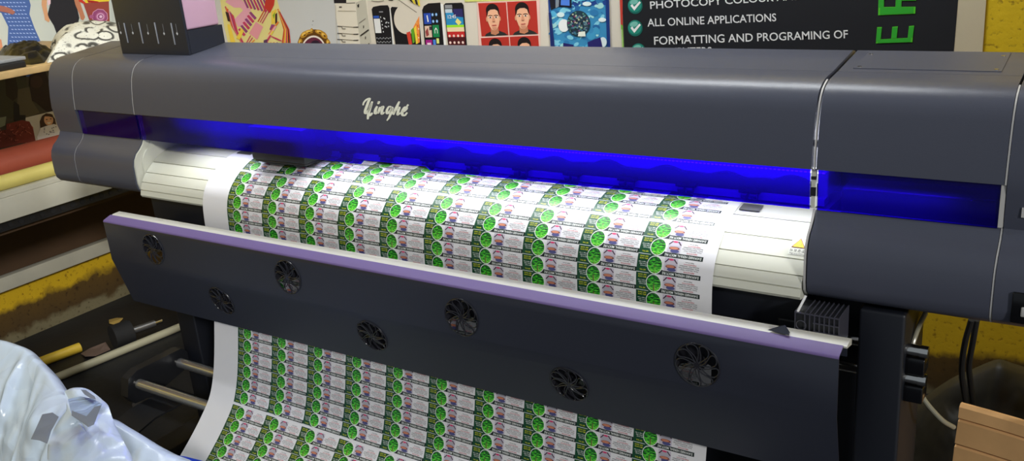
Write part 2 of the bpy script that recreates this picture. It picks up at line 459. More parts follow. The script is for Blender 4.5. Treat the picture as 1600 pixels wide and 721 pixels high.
q.grid(ring, mat('cable_grey', rgb(48, 46, 58), .5)); q.build('cable_carrier', printer, ang=60)
px_list = [-0.80 + .1335 * i for i in range(14)]
q0 = None
for i, x in enumerate([p for p in px_list if p < .93]):
    if abs(x + .45) < .09: continue
    if q0 is None:
        q = MB(); q.box(x - .022, x + .022, 0.108, 0.126, 1.0065, 1.013, m_black, .002)
        q0 = q.build('pinch_arm', printer); x00 = x
        w = MB()
        for sx in (-1, 1):
            c = x + sx * .010; w.tube([(c - .006, .112, 1.0005), (c + .006, .112, 1.0005)], .0065, m_grey, 16)
        w.build('pinch_roller', q0)
    else:
        c = copy_tree(q0, printer); c.location.x = x - x00
m_carr = mat('carriage_grey', rgb(40, 40, 46), .5)
q = MB(); q.box(-.520, -.325, 0.020, 0.124, 0.9965, 1.085, m_carr, .004); q.box(-.515, -.33, 0.024, 0.118, 0.990, 0.9965, m_carr, .002)
carr = q.build('print_carriage', printer)
q = MB(); q.box(-.40, -.30, .070, .122, 1.03, 1.082, m_black, .005); q.build('carriage_cover', carr)
q = MB(); q.box(-.92, X4 - .07, .040, .060, 1.128, 1.136, m_beam); q.build('led_rail', printer)
m_led_refl = mat('led_reflection_dot', (1, 1, 1, 1), emit=(.9, .95, 1, 1), estr=5)  # glowing dots stand in for the LED strip's reflection on the beam
q = MB(); q.box(-.64, X3 - .015, .1388, .1402, 1.0498, 1.0532, m_beam)
for x in np.arange(-.05, X3 - .02, .0085):
    q.box(x - .0022, x + .0022, .1376, .139, 1.0506, 1.0526, m_led_refl)
for x in np.arange(-.62, -.30, .032):
    q.box(x - .002, x + .002, .1376, .139, 1.0506, 1.0526, m_led_refl)
q.build('led_reflection', printer, smooth=False)
l = bpy.data.lights.new('led_and_fill_light', 'AREA'); l.shape = 'RECTANGLE'; l.size = 1.95; l.size_y = 0.014; l.energy = LED_W; l.color = (0.95, 0.98, 1.0)
lo_ = bpy.data.objects.new('led_and_fill_light', l); COL.objects.link(lo_); lo_.parent = printer
lo_.location = Vector((.20, .050, 1.126)) - printer.location; lo_.rotation_euler = (math.radians(-32), 0, 0); l.spread = math.radians(112)
l = bpy.data.lights.new('led_and_fill_light', 'AREA'); l.shape = 'RECTANGLE'; l.size = 1.30; l.size_y = 0.010; l.energy = 1.1; l.color = (0.95, 0.98, 1.0)  # extra light added facing the beam, brightening it behind the visor
lo_ = bpy.data.objects.new('led_and_fill_light', l); COL.objects.link(lo_); lo_.parent = printer
lo_.location = Vector((.40, .062, 1.120)) - printer.location; lo_.rotation_euler = (math.radians(62), 0, 0)
# dark machinery behind the right and left visors
q = MB(); q.box(X3 + .035, X4 - .012, .05, .12, .96, 1.055, m_black, .006); q.box(X4 - .055, X4 - .012, .035, .05, .96, 1.058, m_blackgl, .004); q.build('cap_station', printer)
q = MB(); q.box(X3 - .012, X4 - .004, .150, .200, 1.062, 1.19, m_beam, .003); q.build('gantry_beam', printer)
q = MB(); q.box(X1 + .004, X2 + .02, .150, .200, .97, 1.19, m_beam, .003); q.build('gantry_beam', printer)
q = MB(); q.box(X3 + .02, X4 - .05, .10, .125, 1.066, 1.074, m_black, .002); q.build('belt_guide', printer)

# logo --------------------------------------------------------------
m_logo = mat('logo_pale_silver', rgb(250, 250, 232), 0.22, spec=.8)
q = MB()
def lpos(u, v):
    p = on_y(550 + u / 12.02, 140 + v / 12.02, -0.004); z = p[2]
    y = np.interp(z, [a[1] for a in front[:6]], [a[0] for a in front[:6]])
    return np.array([p[0], y - .0012, z])
def stroke(pts, w, dy=0.0):
    P = spline(pts, max(10, len(pts) * 6)); n = len(P)
    T = np.gradient(P, axis=0); T /= np.linalg.norm(T, axis=1)[:, None] + 1e-9
    N = np.stack([-T[:, 1], T[:, 0]], 1); top_ = []; bot_ = []
    for i in range(n):
        ww = w * (0.35 + 0.65 * math.sin(math.pi * min(1, max(0, (i + .8) / (n + .6)))) ** .5)
        # broad nib: thicker on down strokes
        ww *= 0.62 + 0.5 * abs(T[i, 1])
        top_.append(lpos(*(P[i] + N[i] * ww))); bot_.append(lpos(*(P[i] - N[i] * ww)))
    e = np.array([0, .0012 - dy, 0]); f_ = np.array([0, -dy, 0])
    v = [p + f_ for p in top_] + [p + f_ for p in bot_] + [p + e for p in top_] + [p + e for p in bot_]
    fs = [(i, i + 1, n + i + 1, n + i) for i in range(n - 1)] + [(i, 2 * n + i, 2 * n + i + 1, i + 1) for i in range(n - 1)] + [(n + i, n + i + 1, 3 * n + i + 1, 3 * n + i) for i in range(n - 1)]
    q.add(v, fs, m_logo)
stroke([(180, 305), (190, 255), (230, 205), (285, 185), (270, 250), (250, 330), (232, 400), (240, 450), (275, 430), (310, 360), (340, 250)], 22)
stroke([(345, 235), (320, 330), (300, 440), (295, 560)], 24)
stroke([(300, 480), (330, 490), (375, 440)], 22, .0002)
stroke([(450, 250), (465, 245), (462, 285)], 20)
stroke([(445, 320), (420, 400), (430, 455), (480, 420)], 24)
stroke([(505, 335), (490, 400), (475, 455)], 22)
stroke([(485, 420), (530, 345), (560, 335), (545, 400), (550, 465), (600, 430)], 21, .0002)
stroke([(720, 345), (670, 330), (635, 400), (650, 455), (700, 410), (730, 345), (715, 440), (690, 530), (655, 585)], 22)
stroke([(690, 520), (740, 450), (790, 410)], 14, .0002)
stroke([(850, 235), (815, 330), (785, 400), (765, 480)], 22)
stroke([(775, 440), (815, 370), (860, 345), (850, 410), (845, 480), (900, 440)], 21, .0002)
stroke([(920, 430), (970, 410), (1000, 360), (965, 345), (925, 420), (935, 480), (980, 490), (1020, 435)], 23)
stroke([(1000, 330), (1025, 290)], 17)
q.build('logo', printer)

# access plate on the right housing
q = MB()
ax0, ax1 = .985, 1.222
zt_ = lambda y: np.interp(y, [.1105, .175, .245, .262], [1.2505, 1.258, 1.266, 1.262])
q.add([(ax0, .128, zt_(.128) + .0012), (ax1, .128, zt_(.128) + .0012), (ax1, .24, zt_(.24) + .0012), (ax0, .24, zt_(.24) + .0012),
       (ax0, .128, zt_(.128) - .001), (ax1, .128, zt_(.128) - .001), (ax1, .24, zt_(.24) - .001), (ax0, .24, zt_(.24) - .001)],
      [(0, 1, 2, 3), (4, 5, 1, 0), (5, 6, 2, 1), (6, 7, 3, 2), (7, 4, 0, 3)], m_cover)
q.build('access_plate', printer, smooth=False)
ap = bpy.data.objects['access_plate']
first = None
for (x, y) in ((ax0 + .009, .136), (ax1 - .009, .136), (ax0 + .009, .215), (ax1 - .009, .215)):
    if first is None:
        q = MB(); z = zt_(y) + .0012; q.tube([(x, y, z - .001), (x, y, z + .0012)], .0036, m_chrome, 12); first = q.build('screw', ap); fx = (x, y, zt_(y))
    else:
        c = first.copy(); COL.objects.link(c); c.location = (x - fx[0], y - fx[1], zt_(y) - fx[2])
# control panel on the right end cap
q = MB()
p0 = on_y(1583, 456, -.046); p1 = on_y(1640, 500, -.046)
q.box(p0[0], p0[0] + .075, -.0505, -.044, p0[2] - .052, p0[2], m_blackgl, .002); cpn = q.build('control_panel', printer)
for k in range(2):
    q = MB(); q.box(p0[0] + .014 + k * .024, p0[0] + .030 + k * .024, -.0525, -.0500, p0[2] - .038, p0[2] - .022, m_seam, .002); q.build('button', cpn)
q = MB(); ps = on_y(1597, 325, -.004); q.box(ps[0], ps[0] + .03, -.0045, -.0025, ps[2] - .016, ps[2], m_seam); q.build('sticker', printer)

# under-body, legs, rods -------------------------------------------
q = MB(); q.box(-1.0, 1.06, 0.045, 0.26, 0.70, 0.861, m_navy, .004); q.build('under_beam', printer)
q = MB(); q.box(-1.04, 1.04, .235, .25, .28, .75, m_navy, .004); q.build('gap_dark_panel', printer)  # panel added to keep the gap beside the sheet dark
q = MB(); q.prism([(-.020, .862), (-.020, .80), (.045, .74), (.045, .862)], -.94, .955, m_navy); q.build('under_guard', printer)
for sx in (-1, 1):
    q = MB(); a, b, ya = (1.050, 1.128, -.028) if sx > 0 else (-1.035, -.950, .045); q.box(a, b, ya, .15, .07, .862, m_navy, .006); q.build('leg', printer)
    q = MB(); a, b = (1.040, 1.135) if sx > 0 else (-1.045, -.940); q.box(a, b, -.34, .42, .025, .075, m_navy, .01)
    for y in (-.30, .38):
        q.tube([((a + b) / 2, y, 0), ((a + b) / 2, y, .03)], .028, m_rubber, 16)
    q.build('foot', printer)
for z, y, xa, xb in ((.790, -.004, -.93, .873), (.735, .004, -.93, .99)):
    q = MB(); q.tube([(xa, y, z), (xb, y, z)], .0105, m_chrome, 20); q.build('guide_rod', printer)
q = MB(); q.tube([(.873, -.004, .79), (.915, -.004, .79)], .017, m_black, 20); q.box(.905, 1.01, -.024, .03, .70, .815, m_navy, .004); q.build('rod_holder', printer)
for z in (.792, .737):
    q = MB(); q.tube([(1.006, -.012, z), (1.052, -.012, z)], .0105, m_chrome, 20); q.tube([(1.002, -.012, z), (1.012, -.012, z)], .0125, m_blackgl, 20); q.build('rod_end', printer)
    q = MB(); q.tube([(1.126, 0, z - .006), (1.155, 0, z - .006)], .0105, m_chrome, 20); q.tube([(1.150, 0, z - .006), (1.163, 0, z - .006)], .0115, m_chrome, 20)
    q.box(1.126, 1.160, -.010, .03, z - .05, z - .018, m_blackgl, .003); q.build('rod_end', printer)
# take-up cradle
for y, z in ((0.0, .30), (-.15, .30)):
    q = MB(); q.tube([(-1.000, y, z), (1.0, y, z)], .0155, m_rod, 24); q.tube([(-1.012, y, z), (-.985, y, z)], .010, m_chrome, 16); q.build('take_up_rod', printer)
for sx in (-1, 1):
    q = MB(); a, b = sorted((sx * 1.012, sx * 1.046))
    pr = [(-.19, .27), (-.175, .325), (-.14, .338), (.02, .338), (.04, .32), (.04, .27), (-.10, .235), (-.17, .24)]
    q.prism(pr, a, b, m_black); q.build('cradle_arm', printer)
q = MB(); q.prism([(-.26, .225), (-.20, .240), (-.05, .240), (-.05, .234), (-.20, .234), (-.258, .220)], -1.0, -.88, m_black); q.build('cradle_tray', printer)

# dryer panel with fans --------------------------------------------
DX0, DX1 = -.993, 1.050
yf = -.150
dpro = [(-.096, .800), (-.096, .8265), (-.122, .8310), (-.1475, .8235), (yf, .8205), (yf, .706), (-.112, .560), (-.096, .556), (-.096, .568)]
def offset_in(pr, t):
    P = np.array(pr); T = np.gradient(P, axis=0); T /= np.linalg.norm(T, axis=1)[:, None]
    N = np.stack([T[:, 1], -T[:, 0]], 1)
    return [tuple(P[i] - N[i] * t) for i in range(len(P))]
ip = [(-.0985, .800), (-.0985, .8245), (-.122, .8285), (-.1465, .8212), (yf + .0025, .8190), (yf + .0025, .7065), (-.1105, .5625), (-.0985, .5585), (-.0985, .568)]
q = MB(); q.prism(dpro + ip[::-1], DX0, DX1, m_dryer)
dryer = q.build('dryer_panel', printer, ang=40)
fan_up = [(-.783, .765), (-.262, .764), (.263, .752), (.799, .755)]
fan_lo = [(-.532, .655), (-.007, .656), (.522, .651)]
FR = .044
sl = np.array([-.112 - yf, .560 - .706]); sl /= np.linalg.norm(sl)       # direction down the lower face (y,z)
centers = []
for x, z in fan_up: centers.append((np.array([x, yf, z]), np.array([1., 0, 0]), np.array([0, 0, 1.])))
for x, z in fan_lo:
    # the ray that met the flat front at this height, carried to the tilted lower face
    d = np.array([x, yf, z]) - CPOS
    nrm = np.array([0, sl[1], -sl[0]]); p_on = np.array([0, yf, .706])
    t = np.dot(p_on - CPOS, nrm) / np.dot(d, nrm)
    centers.append((CPOS + d * t, np.array([1., 0, 0]), np.array([0, -sl[0], -sl[1]])))
# cut the round openings
cut = MB()
for c, u, w in centers:
    nrm = np.cross(u, w); nrm = nrm / np.linalg.norm(nrm)
    ring0 = [c + nrm * .02 + (u * math.cos(a) + w * math.sin(a)) * FR for a in np.linspace(0, 2 * math.pi, 33)[:-1]]
    ring1 = [p - nrm * .04 for p in ring0]
    n = 32
    cut.add(ring0 + ring1, [list(range(n)), list(range(n, 2 * n))[::-1]] + [(i, (i + 1) % n, n + (i + 1) % n, n + i) for i in range(n)], m_black)
cutter = cut.build('cutter', smooth=False)
cutter.location = cutter.location
mod = dryer.modifiers.new('holes', 'BOOLEAN'); mod.operation = 'DIFFERENCE'; mod.object = cutter; mod.solver = 'EXACT'
dg = bpy.context.evaluated_depsgraph_get(); dg.update()
nm = bpy.data.meshes.new_from_object(dryer.evaluated_get(dg)); dryer.modifiers.clear()
old = dryer.data; dryer.data = nm; bpy.data.meshes.remove(old); bpy.data.objects.remove(cutter)
dryer.data.shade_smooth(); dryer.data.set_sharp_from_angle(angle=math.radians(40))
m_strip = mat('pale_edge_strip', rgb(196, 194, 184), .4)
q = MB(); q.prism([(-.0935, .822), (-.0935, .8325), (-.097, .8350), (-.1185, .8335), (-.1235, .8312), (-.1235, .828)], DX0 + .004, DX1 + .006, m_strip); es = q.build('edge_strip', dryer)
m_edge_glow = mat('blue_glow_tint_edge', rgb(106, 90, 138), .5, spec=.3)  # purple in the colour stands in for blue LED light on this edge
q2 = MB(); q2.prism([(-.1236, .8325), (-.1475, .8243), (-.1500, .8216), (-.1506, .8190), (-.1496, .8190), (-.1490, .8210), (-.1470, .8232), (-.1236, .8312)], DX0, DX1, m_edge_glow); q2.build('edge_glow_sheet', dryer); es['label'] = 'pale cream strip along the top edge'
m_fan = mat('fan_black_gloss', rgb(38, 38, 44), 0.2)
def fan_mesh(c, u, w, lower):
    """swirling finger guard, rim and blades of one fan, in its own plane"""
    nrm = np.cross(u, w)
    if nrm[1] > 0: nrm = -nrm
    Q = lambda a, b, h: tuple(c + u * a + w * b + nrm * h)
    q = MB()
    q.tube([Q(math.cos(a) * (FR - .001), math.sin(a) * (FR - .001), .001) for a in np.linspace(0, 2 * math.pi, 37)], .0017, m_fan, 8, cap=False)
    for k in range(9):
        a0 = 2 * math.pi * k / 9
        pts = []
        for t in np.linspace(0, 1, 19):
            ph = 2 * math.pi * t
            rad = FR * (.12 + .84 * math.sin(math.pi * t)); an = a0 + .30 * math.sin(ph) + .55 * rad / FR
            pts.append(Q(rad * math.cos(an), rad * math.sin(an), .0025))
        q.tube(pts, .0013, m_fan, 6)
    q.tube([Q(0, 0, -.001), Q(0, 0, .003)], .0085, m_fan, 20)
    g = q.build('cooling_fan', dryer)
    b = MB()
    A0, A1 = (0, 2 * math.pi) if lower else (-.15 * math.pi, 1.12 * math.pi)
    arc = np.linspace(A0, A1, 40)
    v = [Q(0, 0, -.020)] + [Q(FR * .99 * math.cos(t), FR * .99 * math.sin(t), -.020) for t in arc] + [Q(FR * .99 * math.cos(t), FR * .99 * math.sin(t), -.001) for t in arc]
    n_ = len(arc)
    b.add(v, [(0, 1 + i, 2 + i) for i in range(n_ - 1)] + [(1 + i, 2 + i, 2 + n_ + i, 1 + n_ + i) for i in range(n_ - 1)], m_rubber)
    b.tube([Q(0, 0, -.026), Q(0, 0, -.004)], .013, m_fan, 20)
    b.build_child = True
    return g, b
first_up = None; first_lo = None
fan_list = []
for i, (c, u, w) in enumerate(centers):
    lower = i >= 4
    g, b = fan_mesh(c, u, w, lower)
    # impeller geometry joins the fan as one mesh with its guard
    me = g.data
    imp = b.build('impeller', dryer)
    import bmesh as _bm
    bm = _bm.new(); bm.from_mesh(me); bm.from_mesh(imp.data); bm.to_mesh(me); bm.free()
    im = imp.data; bpy.data.objects.remove(imp); bpy.data.meshes.remove(im)
    fan_list.append(g)
# hook and vent bracket above the right end of the dryer
q = MB()
vx0, vx1, vz0, vz1 = .957, 1.034, .806, .866
vy0, vy1 = -.092, -.030
m_rib = mat('dark_grey_ribs', rgb(66, 66, 76), .35)
q.box(vx0 + .002, vx1 - .002, vy0 + .003, vy1, vz0, vz1 - .002, m_black)
for k in range(10):
    x = vx0 + k * (vx1 - vx0 - .0015) / 9
    if k in (1,) : continue
    q.box(x, x + .0016, vy0, vy1, vz0, vz1, m_rib)
for z in (.8165, .833, .849, vz1 - .002):
    q.box(vx0 + (.0 if z > .85 else .032), vx1, vy0 - .0006, vy0 + .003, z - .0008, z + .0008, m_rib)
q.tube([(vx0 + .012 + .0085 * math.cos(a), vy0 - .001, vz1 - .024 + .0085 * math.sin(a)) for a in np.linspace(0, 2 * math.pi, 25)], .0009, m_rib, 6, cap=False)
q.box(vx0, vx1, vy0, vy1, vz0 - .002, vz0, m_blackgl)
q.build('vent_bracket', printer)
q = MB(); q.tube([(vx0 + .004, vy0 + .004, vz1 - .002), (vx0 + .013, vy0 + .02, vz1 + .024)], .0022, m_white, 10); q.build('bracket_pin', printer)
q = MB(); pk = (.945, -.118, .8345)
q.add([(pk[0] - .026, -.122, .8358), (pk[0] + .014, -.128, .8358), (pk[0] + .012, -.116, .8358), (pk[0] - .006, -.112, .8358), (pk[0] + .004, -.118, .849), (pk[0] - .004, -.119, .847)],
      [(0, 1, 2, 3), (0, 1, 4, 5), (1, 2, 4), (2, 3, 5, 4), (3, 0, 5)], m_dryer); q.build('torn_clip', printer, smooth=False)
for x in (-.90, .985):
    q = MB(); q.box(x - .02, x + .02, -.100, .05, .77, .785, m_black, .003); q.build('dryer_bracket', printer)

# ------------------------------------------------------------------ the printed sheet
arc_s = np.r_[0, np.cumsum(np.linalg.norm(np.diff(prof, axis=0), axis=1))]
pn = normals(prof)
if pn[len(pn) // 3][0] > 0: pn = -pn
SXL, SXR = -.669, .789
m_paper = mat('glossy_white_vinyl', rgb(226, 225, 228), 0.32, spec=0.5)
def sheet_at(x, s, lift):
    return np.stack([x, np.interp(s, arc_s, prof[:, 0]) + np.interp(s, arc_s, pn[:, 0]) * lift, np.interp(s, arc_s, prof[:, 1]) + np.interp(s, arc_s, pn[:, 1]) * lift], 1)
LW = .1335; CX0 = -.5705
s_of = lambda y, z: arc_s[int(np.argmin((prof[:, 0] - y) ** 2 + (prof[:, 1] - z) ** 2))]
gap1 = s_of(.021, .964); gap2 = s_of(-.148, .342); GAP = .006
NB = int(round((gap2 - gap1 - GAP) / .0366)); LH = (gap2 - gap1 - GAP) / NB
m_green = mat('ink_dark_green', rgb(16, 70, 44), 0.35); m_ban = mat('ink_banner_black', rgb(22, 36, 34), 0.35)
m_yellow = mat('ink_yellow', rgb(225, 225, 40), 0.4); m_iw = mat('ink_white', rgb(236, 240, 236), 0.35)
m_red = mat('ink_red', rgb(190, 10, 40), 0.4); m_blk = mat('ink_black', rgb(22, 20, 26), 0.4)
m_ph = mat('ink_photo_lavender', rgb(200, 192, 206), 0.4); m_phg = mat('ink_photo_grey', rgb(176, 172, 184), 0.4)
m_sk = mat('ink_photo_skin', rgb(200, 128, 100), 0.4); m_skd = mat('ink_photo_brown', rgb(120, 66, 60), 0.4); m_bl = mat('ink_photo_blue', rgb(78, 80, 132), 0.4); m_pk = mat('ink_photo_pink', rgb(206, 60, 110), 0.4); m_arm = mat('ink_photo_sleeve', rgb(70, 48, 66), 0.4)
def leaf_material():
    m = bpy.data.materials.new('ink_herb_leaves'); m.use_nodes = True; nt = m.node_tree; b = nt.nodes['Principled BSDF']
    uv = nt.nodes.new('ShaderNodeUVMap')
    mp = nt.nodes.new('ShaderNodeMapping'); mp.inputs['Scale'].default_value = (11, 9, 1); mp.inputs['Rotation'].default_value = (0, 0, .25)
    nt.links.new(uv.outputs[0], mp.inputs[0])
    n = nt.nodes.new('ShaderNodeTexNoise'); n.inputs['Scale'].default_value = 1.5; n.inputs['Detail'].default_value = 3
    nt.links.new(mp.outputs[0], n.inputs['Vector'])
    sp = nt.nodes.new('ShaderNodeSeparateXYZ'); nt.links.new(uv.outputs[0], sp.inputs[0])
    ma = nt.nodes.new('ShaderNodeMath'); ma.operation = 'MULTIPLY_ADD'; ma.inputs[1].default_value = .26; ma.inputs[2].default_value = -.14
    nt.links.new(sp.outputs['Y'], ma.inputs[0])
    ad = nt.nodes.new('ShaderNodeMath'); ad.operation = 'ADD'; nt.links.new(n.outputs['Fac'], ad.inputs[0]); nt.links.new(ma.outputs[0], ad.inputs[1])
    r = nt.nodes.new('ShaderNodeValToRGB'); nt.links.new(ad.outputs[0], r.inputs[0]); e = r.color_ramp.elements
    e[0].position = .36; e[0].color = rgb(14, 60, 30); e[1].position = .47; e[1].color = rgb(30, 130, 36)
    x = e.new(.56); x.color = rgb(70, 200, 44); x = e.new(.66); x.color = rgb(150, 232, 90)
    nt.links.new(r.outputs[0], b.inputs['Base Color']); b.inputs['Roughness'].default_value = .35
    return m
m_leaf = leaf_material()
class Tpl:
    def __init__(s): s.p = []; s.l = []; s.f = []; s.m = []
    def add(s, pts, lift, material, faces=None):
        b = len(s.p); s.p += [tuple(p) for p in pts]; s.l += [lift] * len(pts)
        for f in (faces or [list(range(len(pts)))]):
            s.f.append([b + k for k in f]); s.m.append(material)
    def rect(s, u0, v0, u1, v1, lift, material, n=None):
        n = n or max(1, int(math.ceil((v1 - v0) * 9)))
        V = np.linspace(v0, v1, n + 1); pts = []; fs = []
        for v in V: pts += [(u0, v), (u1, v)]
        for i in range(n): fs.append((2 * i, 2 * i + 1, 2 * i + 3, 2 * i + 2))
        s.add(pts, lift, material, fs)
    def ell(s, cu, cv, ru, rv, lift, material, n=10):
        pts = []; fs = []
        for i in range(n + 1):
            a = math.pi * i / n; v = cv - rv * math.cos(a); w = ru * math.sin(a); pts += [(cu - w, v), (cu + w, v)]
        for i in range(n): fs.append((2 * i, 2 * i + 1, 2 * i + 3, 2 * i + 2))
        s.add(pts, lift, material, fs)
    def text(s, string, u_right, v_top, u_width, hscale, lift, material, res=1):
        """writing turned upside down: it starts at the right and its feet point up"""
        v, f = text_geo(string, res, .013); w = v[:, 0].max(); k = u_width / w
        pts = [(u_right - p[0] * k, v_top + p[1] * hscale) for p in v]
        s.add(pts, lift, material, f)
T = Tpl()
T.rect(0, 0, .30, 1, .00012, m_green)
T.rect(.24, .74, 1, .985, .00014, m_ban, 3)
T.add([(.27, .62), (.44, .745), (.27, .80)], .00013, m_ban)
T.rect(.0, .965, .20, .99, .00028, m_iw, 1)
T.ell(.285, .5, .124, .492, .00026, m_iw, 14)
T.ell(.285, .5, .113, .45, .00038, m_leaf, 14)
T.add([(.28, .55), (.292, .55), (.296, .93), (.278, .93)], .00048, m_skd)
T.rect(.43, .03, .635, .735, .00016, m_ph)
T.add([(.47, .05), (.595, .05), (.62, .40), (.45, .40)], .00024, m_phg)
T.add([(.485, .05), (.50, .09), (.445, .30), (.432, .26)], .00032, m_arm)
T.add([(.58, .05), (.565, .09), (.62, .30), (.633, .26)], .00032, m_arm)
T.ell(.53, .10, .040, .055, .00034, m_pk, 5)
T.ell(.535, .48, .085, .10, .00030, m_skd, 6)
T.ell(.530, .47, .065, .075, .00036, m_sk, 6)
T.ell(.55, .63, .070, .10, .00034, m_bl, 6)
T.text('DAWABEI HERBAL MIXTURE', .975, .80, .565, .19, .00030, m_iw)
T.text('INDICATION', .90, .625, .16, .11, .00022, m_red)
T.text('Fever, Infection, Ulcer', .955, .52, .27, .085, .00022, m_blk)
T.text('Piles, Waist/Sexual Pain', .965, .42, .31, .085, .00022, m_blk)
T.text('Stomach Pain, Candidiasis', .965, .32, .30, .085, .00022, m_blk)
T.text('PREPARATION', .92, .22, .19, .085, .00022, m_red)
T.text('Shake & use', .88, .12, .13, .085, .00022, m_blk)
T.text('EXP. DATE', .165, .07, .13, .10, .00022, m_yellow)
T.text('MFG. DATE', .165, .19, .13, .10, .00022, m_yellow)
T.text('Dosage: 2 cups', .170, .40, .145, .085, .00022, m_iw)
T.text('3 times daily', .170, .50, .13, .085, .00022, m_iw)
T.text('after meals', .165, .60, .11, .085, .00022, m_iw)
T.text('NET 75CL', .150, .80, .10, .10, .00022, m_yellow)
tp = np.array(T.p); tl = np.array(T.l); nt_ = len(tp)
rows_s = [gap1 - GAP * .0 - LH * (k + 1) for k in range(6)] + [gap1 + GAP + LH * k for k in range(NB)] + [gap2 + GAP + LH * k for k in range(9)]
rows_s = [r for r in rows_s if r > .02]
V = []; F = []; MI = []; UV = []
mats = [m_paper]
for m_ in T.m:
    if m_ not in mats: mats.append(m_)
tm = [mats.index(m_) for m_ in T.m]
# bare sheet
ns = 300; ss = np.linspace(0, arc_s[-1], ns)
xsx = np.linspace(SXL, SXR, 2)
base = np.vstack([sheet_at(np.full(ns, x), ss, 0.0) for x in xsx])
V.append(base)
for i in range(ns - 1):
    F.append((i, i + 1, ns + i + 1, ns + i)); MI.append(0)
UVv = [np.zeros((len(base), 2))]
cnt = len(base)
flens = [len(f) for f in T.f]
for c in range(10):
    for s0_ in rows_s:
        x = CX0 + LW * (c + tp[:, 0]); s = s0_ + LH * tp[:, 1]
        V.append(sheet_at(x, s, tl)); UVv.append(tp + np.array([0, 0]))
        for f in T.f: F.append([cnt + k for k in f])
        MI += tm; cnt += nt_
V = np.vstack(V); UVv = np.vstack(UVv)
sheet_origin = Vector((0.06, -.3, 0.0))
me = bpy.data.meshes.new('printed_label_sheet')
me.from_pydata((V - np.array(sheet_origin)).tolist(), [], F)
for m_ in mats: me.materials.append(m_)
me.polygons.foreach_set('material_index', MI)
uvl = me.uv_layers.new(name='UVMap')
li = np.zeros(len(me.loops), dtype=np.int32); me.loops.foreach_get('vertex_index', li)
uvl.data.foreach_set('uv', UVv[li].astype(np.float32).ravel())
sm = np.zeros(len(me.polygons), dtype=bool); sm[:ns - 1] = True
me.polygons.foreach_set('use_smooth', sm); me.update()
sheet = bpy.data.objects.new('printed_label_sheet', me); COL.objects.link(sheet); sheet.location = sheet_origin
tag(sheet, 'white vinyl sheet of repeated green herbal labels feeding down over the platen', 'printed sheet')

# ------------------------------------------------------------------ ink tank on the printer
ink = thing('ink_supply_box', 'black ink supply box with four pale slots on top of printer', 'ink box', (-.97, .17, 1.252))
m_ink_b = mat('ink_box_black', rgb(36, 40, 52), 0.4)
ix0, ix1 = -1.121, -.812
q = MB(); q.box(ix0, ix1, .108, .116, 1.2505, 1.60, m_ink_b, .0015); q.build('front_plate', ink)
q = MB()
q.prism([(.116, 1.2525), (.238, 1.2665), (.238, 1.318), (.116, 1.318)], ix0 + .002, ix1, m_ink_b); q.build('housing', ink, smooth=False)
m_slot = mat('slot_translucent_grey', rgb(150, 155, 165), 0.4); m_mark = mat('marking_white', rgb(205, 208, 214), 0.5)
def onfront(px, py): return on_y(px, py, .108)
for (a, b) in (((193, 36), (201, 67)), ((216.2, 35), (224.5, 68)), ((240.5, 35), (249, 68.5)), ((266.5, 36), (274.5, 70))):
    p0, p1 = onfront(*a), onfront(*b); q = MB(); xm = (p0[0] + p1[0]) / 2
    q.box(xm - .0024, xm + .0024, .1066, .1085, p1[2], p0[2], m_slot, .0008); q.build('level_slot', ink)
for (a, b) in (((189, 51), (186.5, 40)), ((207.8, 51.5), (206.2, 43)), ((231.6, 52), (230.5, 43)), ((256.6, 52.5), (255.2, 43)), ((277, 52.5), (275.6, 43))):
    p, t = onfront(*a), onfront(*b); q = MB()
    q.add([(p[0], .1074, p[2] + .005), (p[0] - .0042, .1074, p[2]), (p[0], .1074, p[2] - .005), (p[0] + .0042, .1074, p[2])], [(0, 1, 2, 3)], m_mark); q.build('tank_mark', ink, smooth=False); q = MB()
    q.add([(t[0] - .0008, .1074, t[2] + .010), (t[0] + .0008, .1074, t[2] + .010), (t[0] + .0008, .1074, t[2] - .012), (t[0] - .0008, .1074, t[2] - .012)], [(0, 1, 2, 3)], m_slot); q.build('tank_tick', ink, smooth=False)
m_pinkt = mat('pale_pink_plastic', rgb(202, 164, 190), 0.35)
q = MB(); q.box(ix0 + .01, ix1 - .001, .1165, .231, 1.319, 1.60, m_pinkt, .006)
pt = q.build('ink_tank', ink); pt['label'] = 'pale pink translucent tank'
q = MB(); q.box(ix0 + .03, ix1 + .0006, .124, .225, 1.428, 1.432, m_white, .001); q.build('tank_rim', ink)

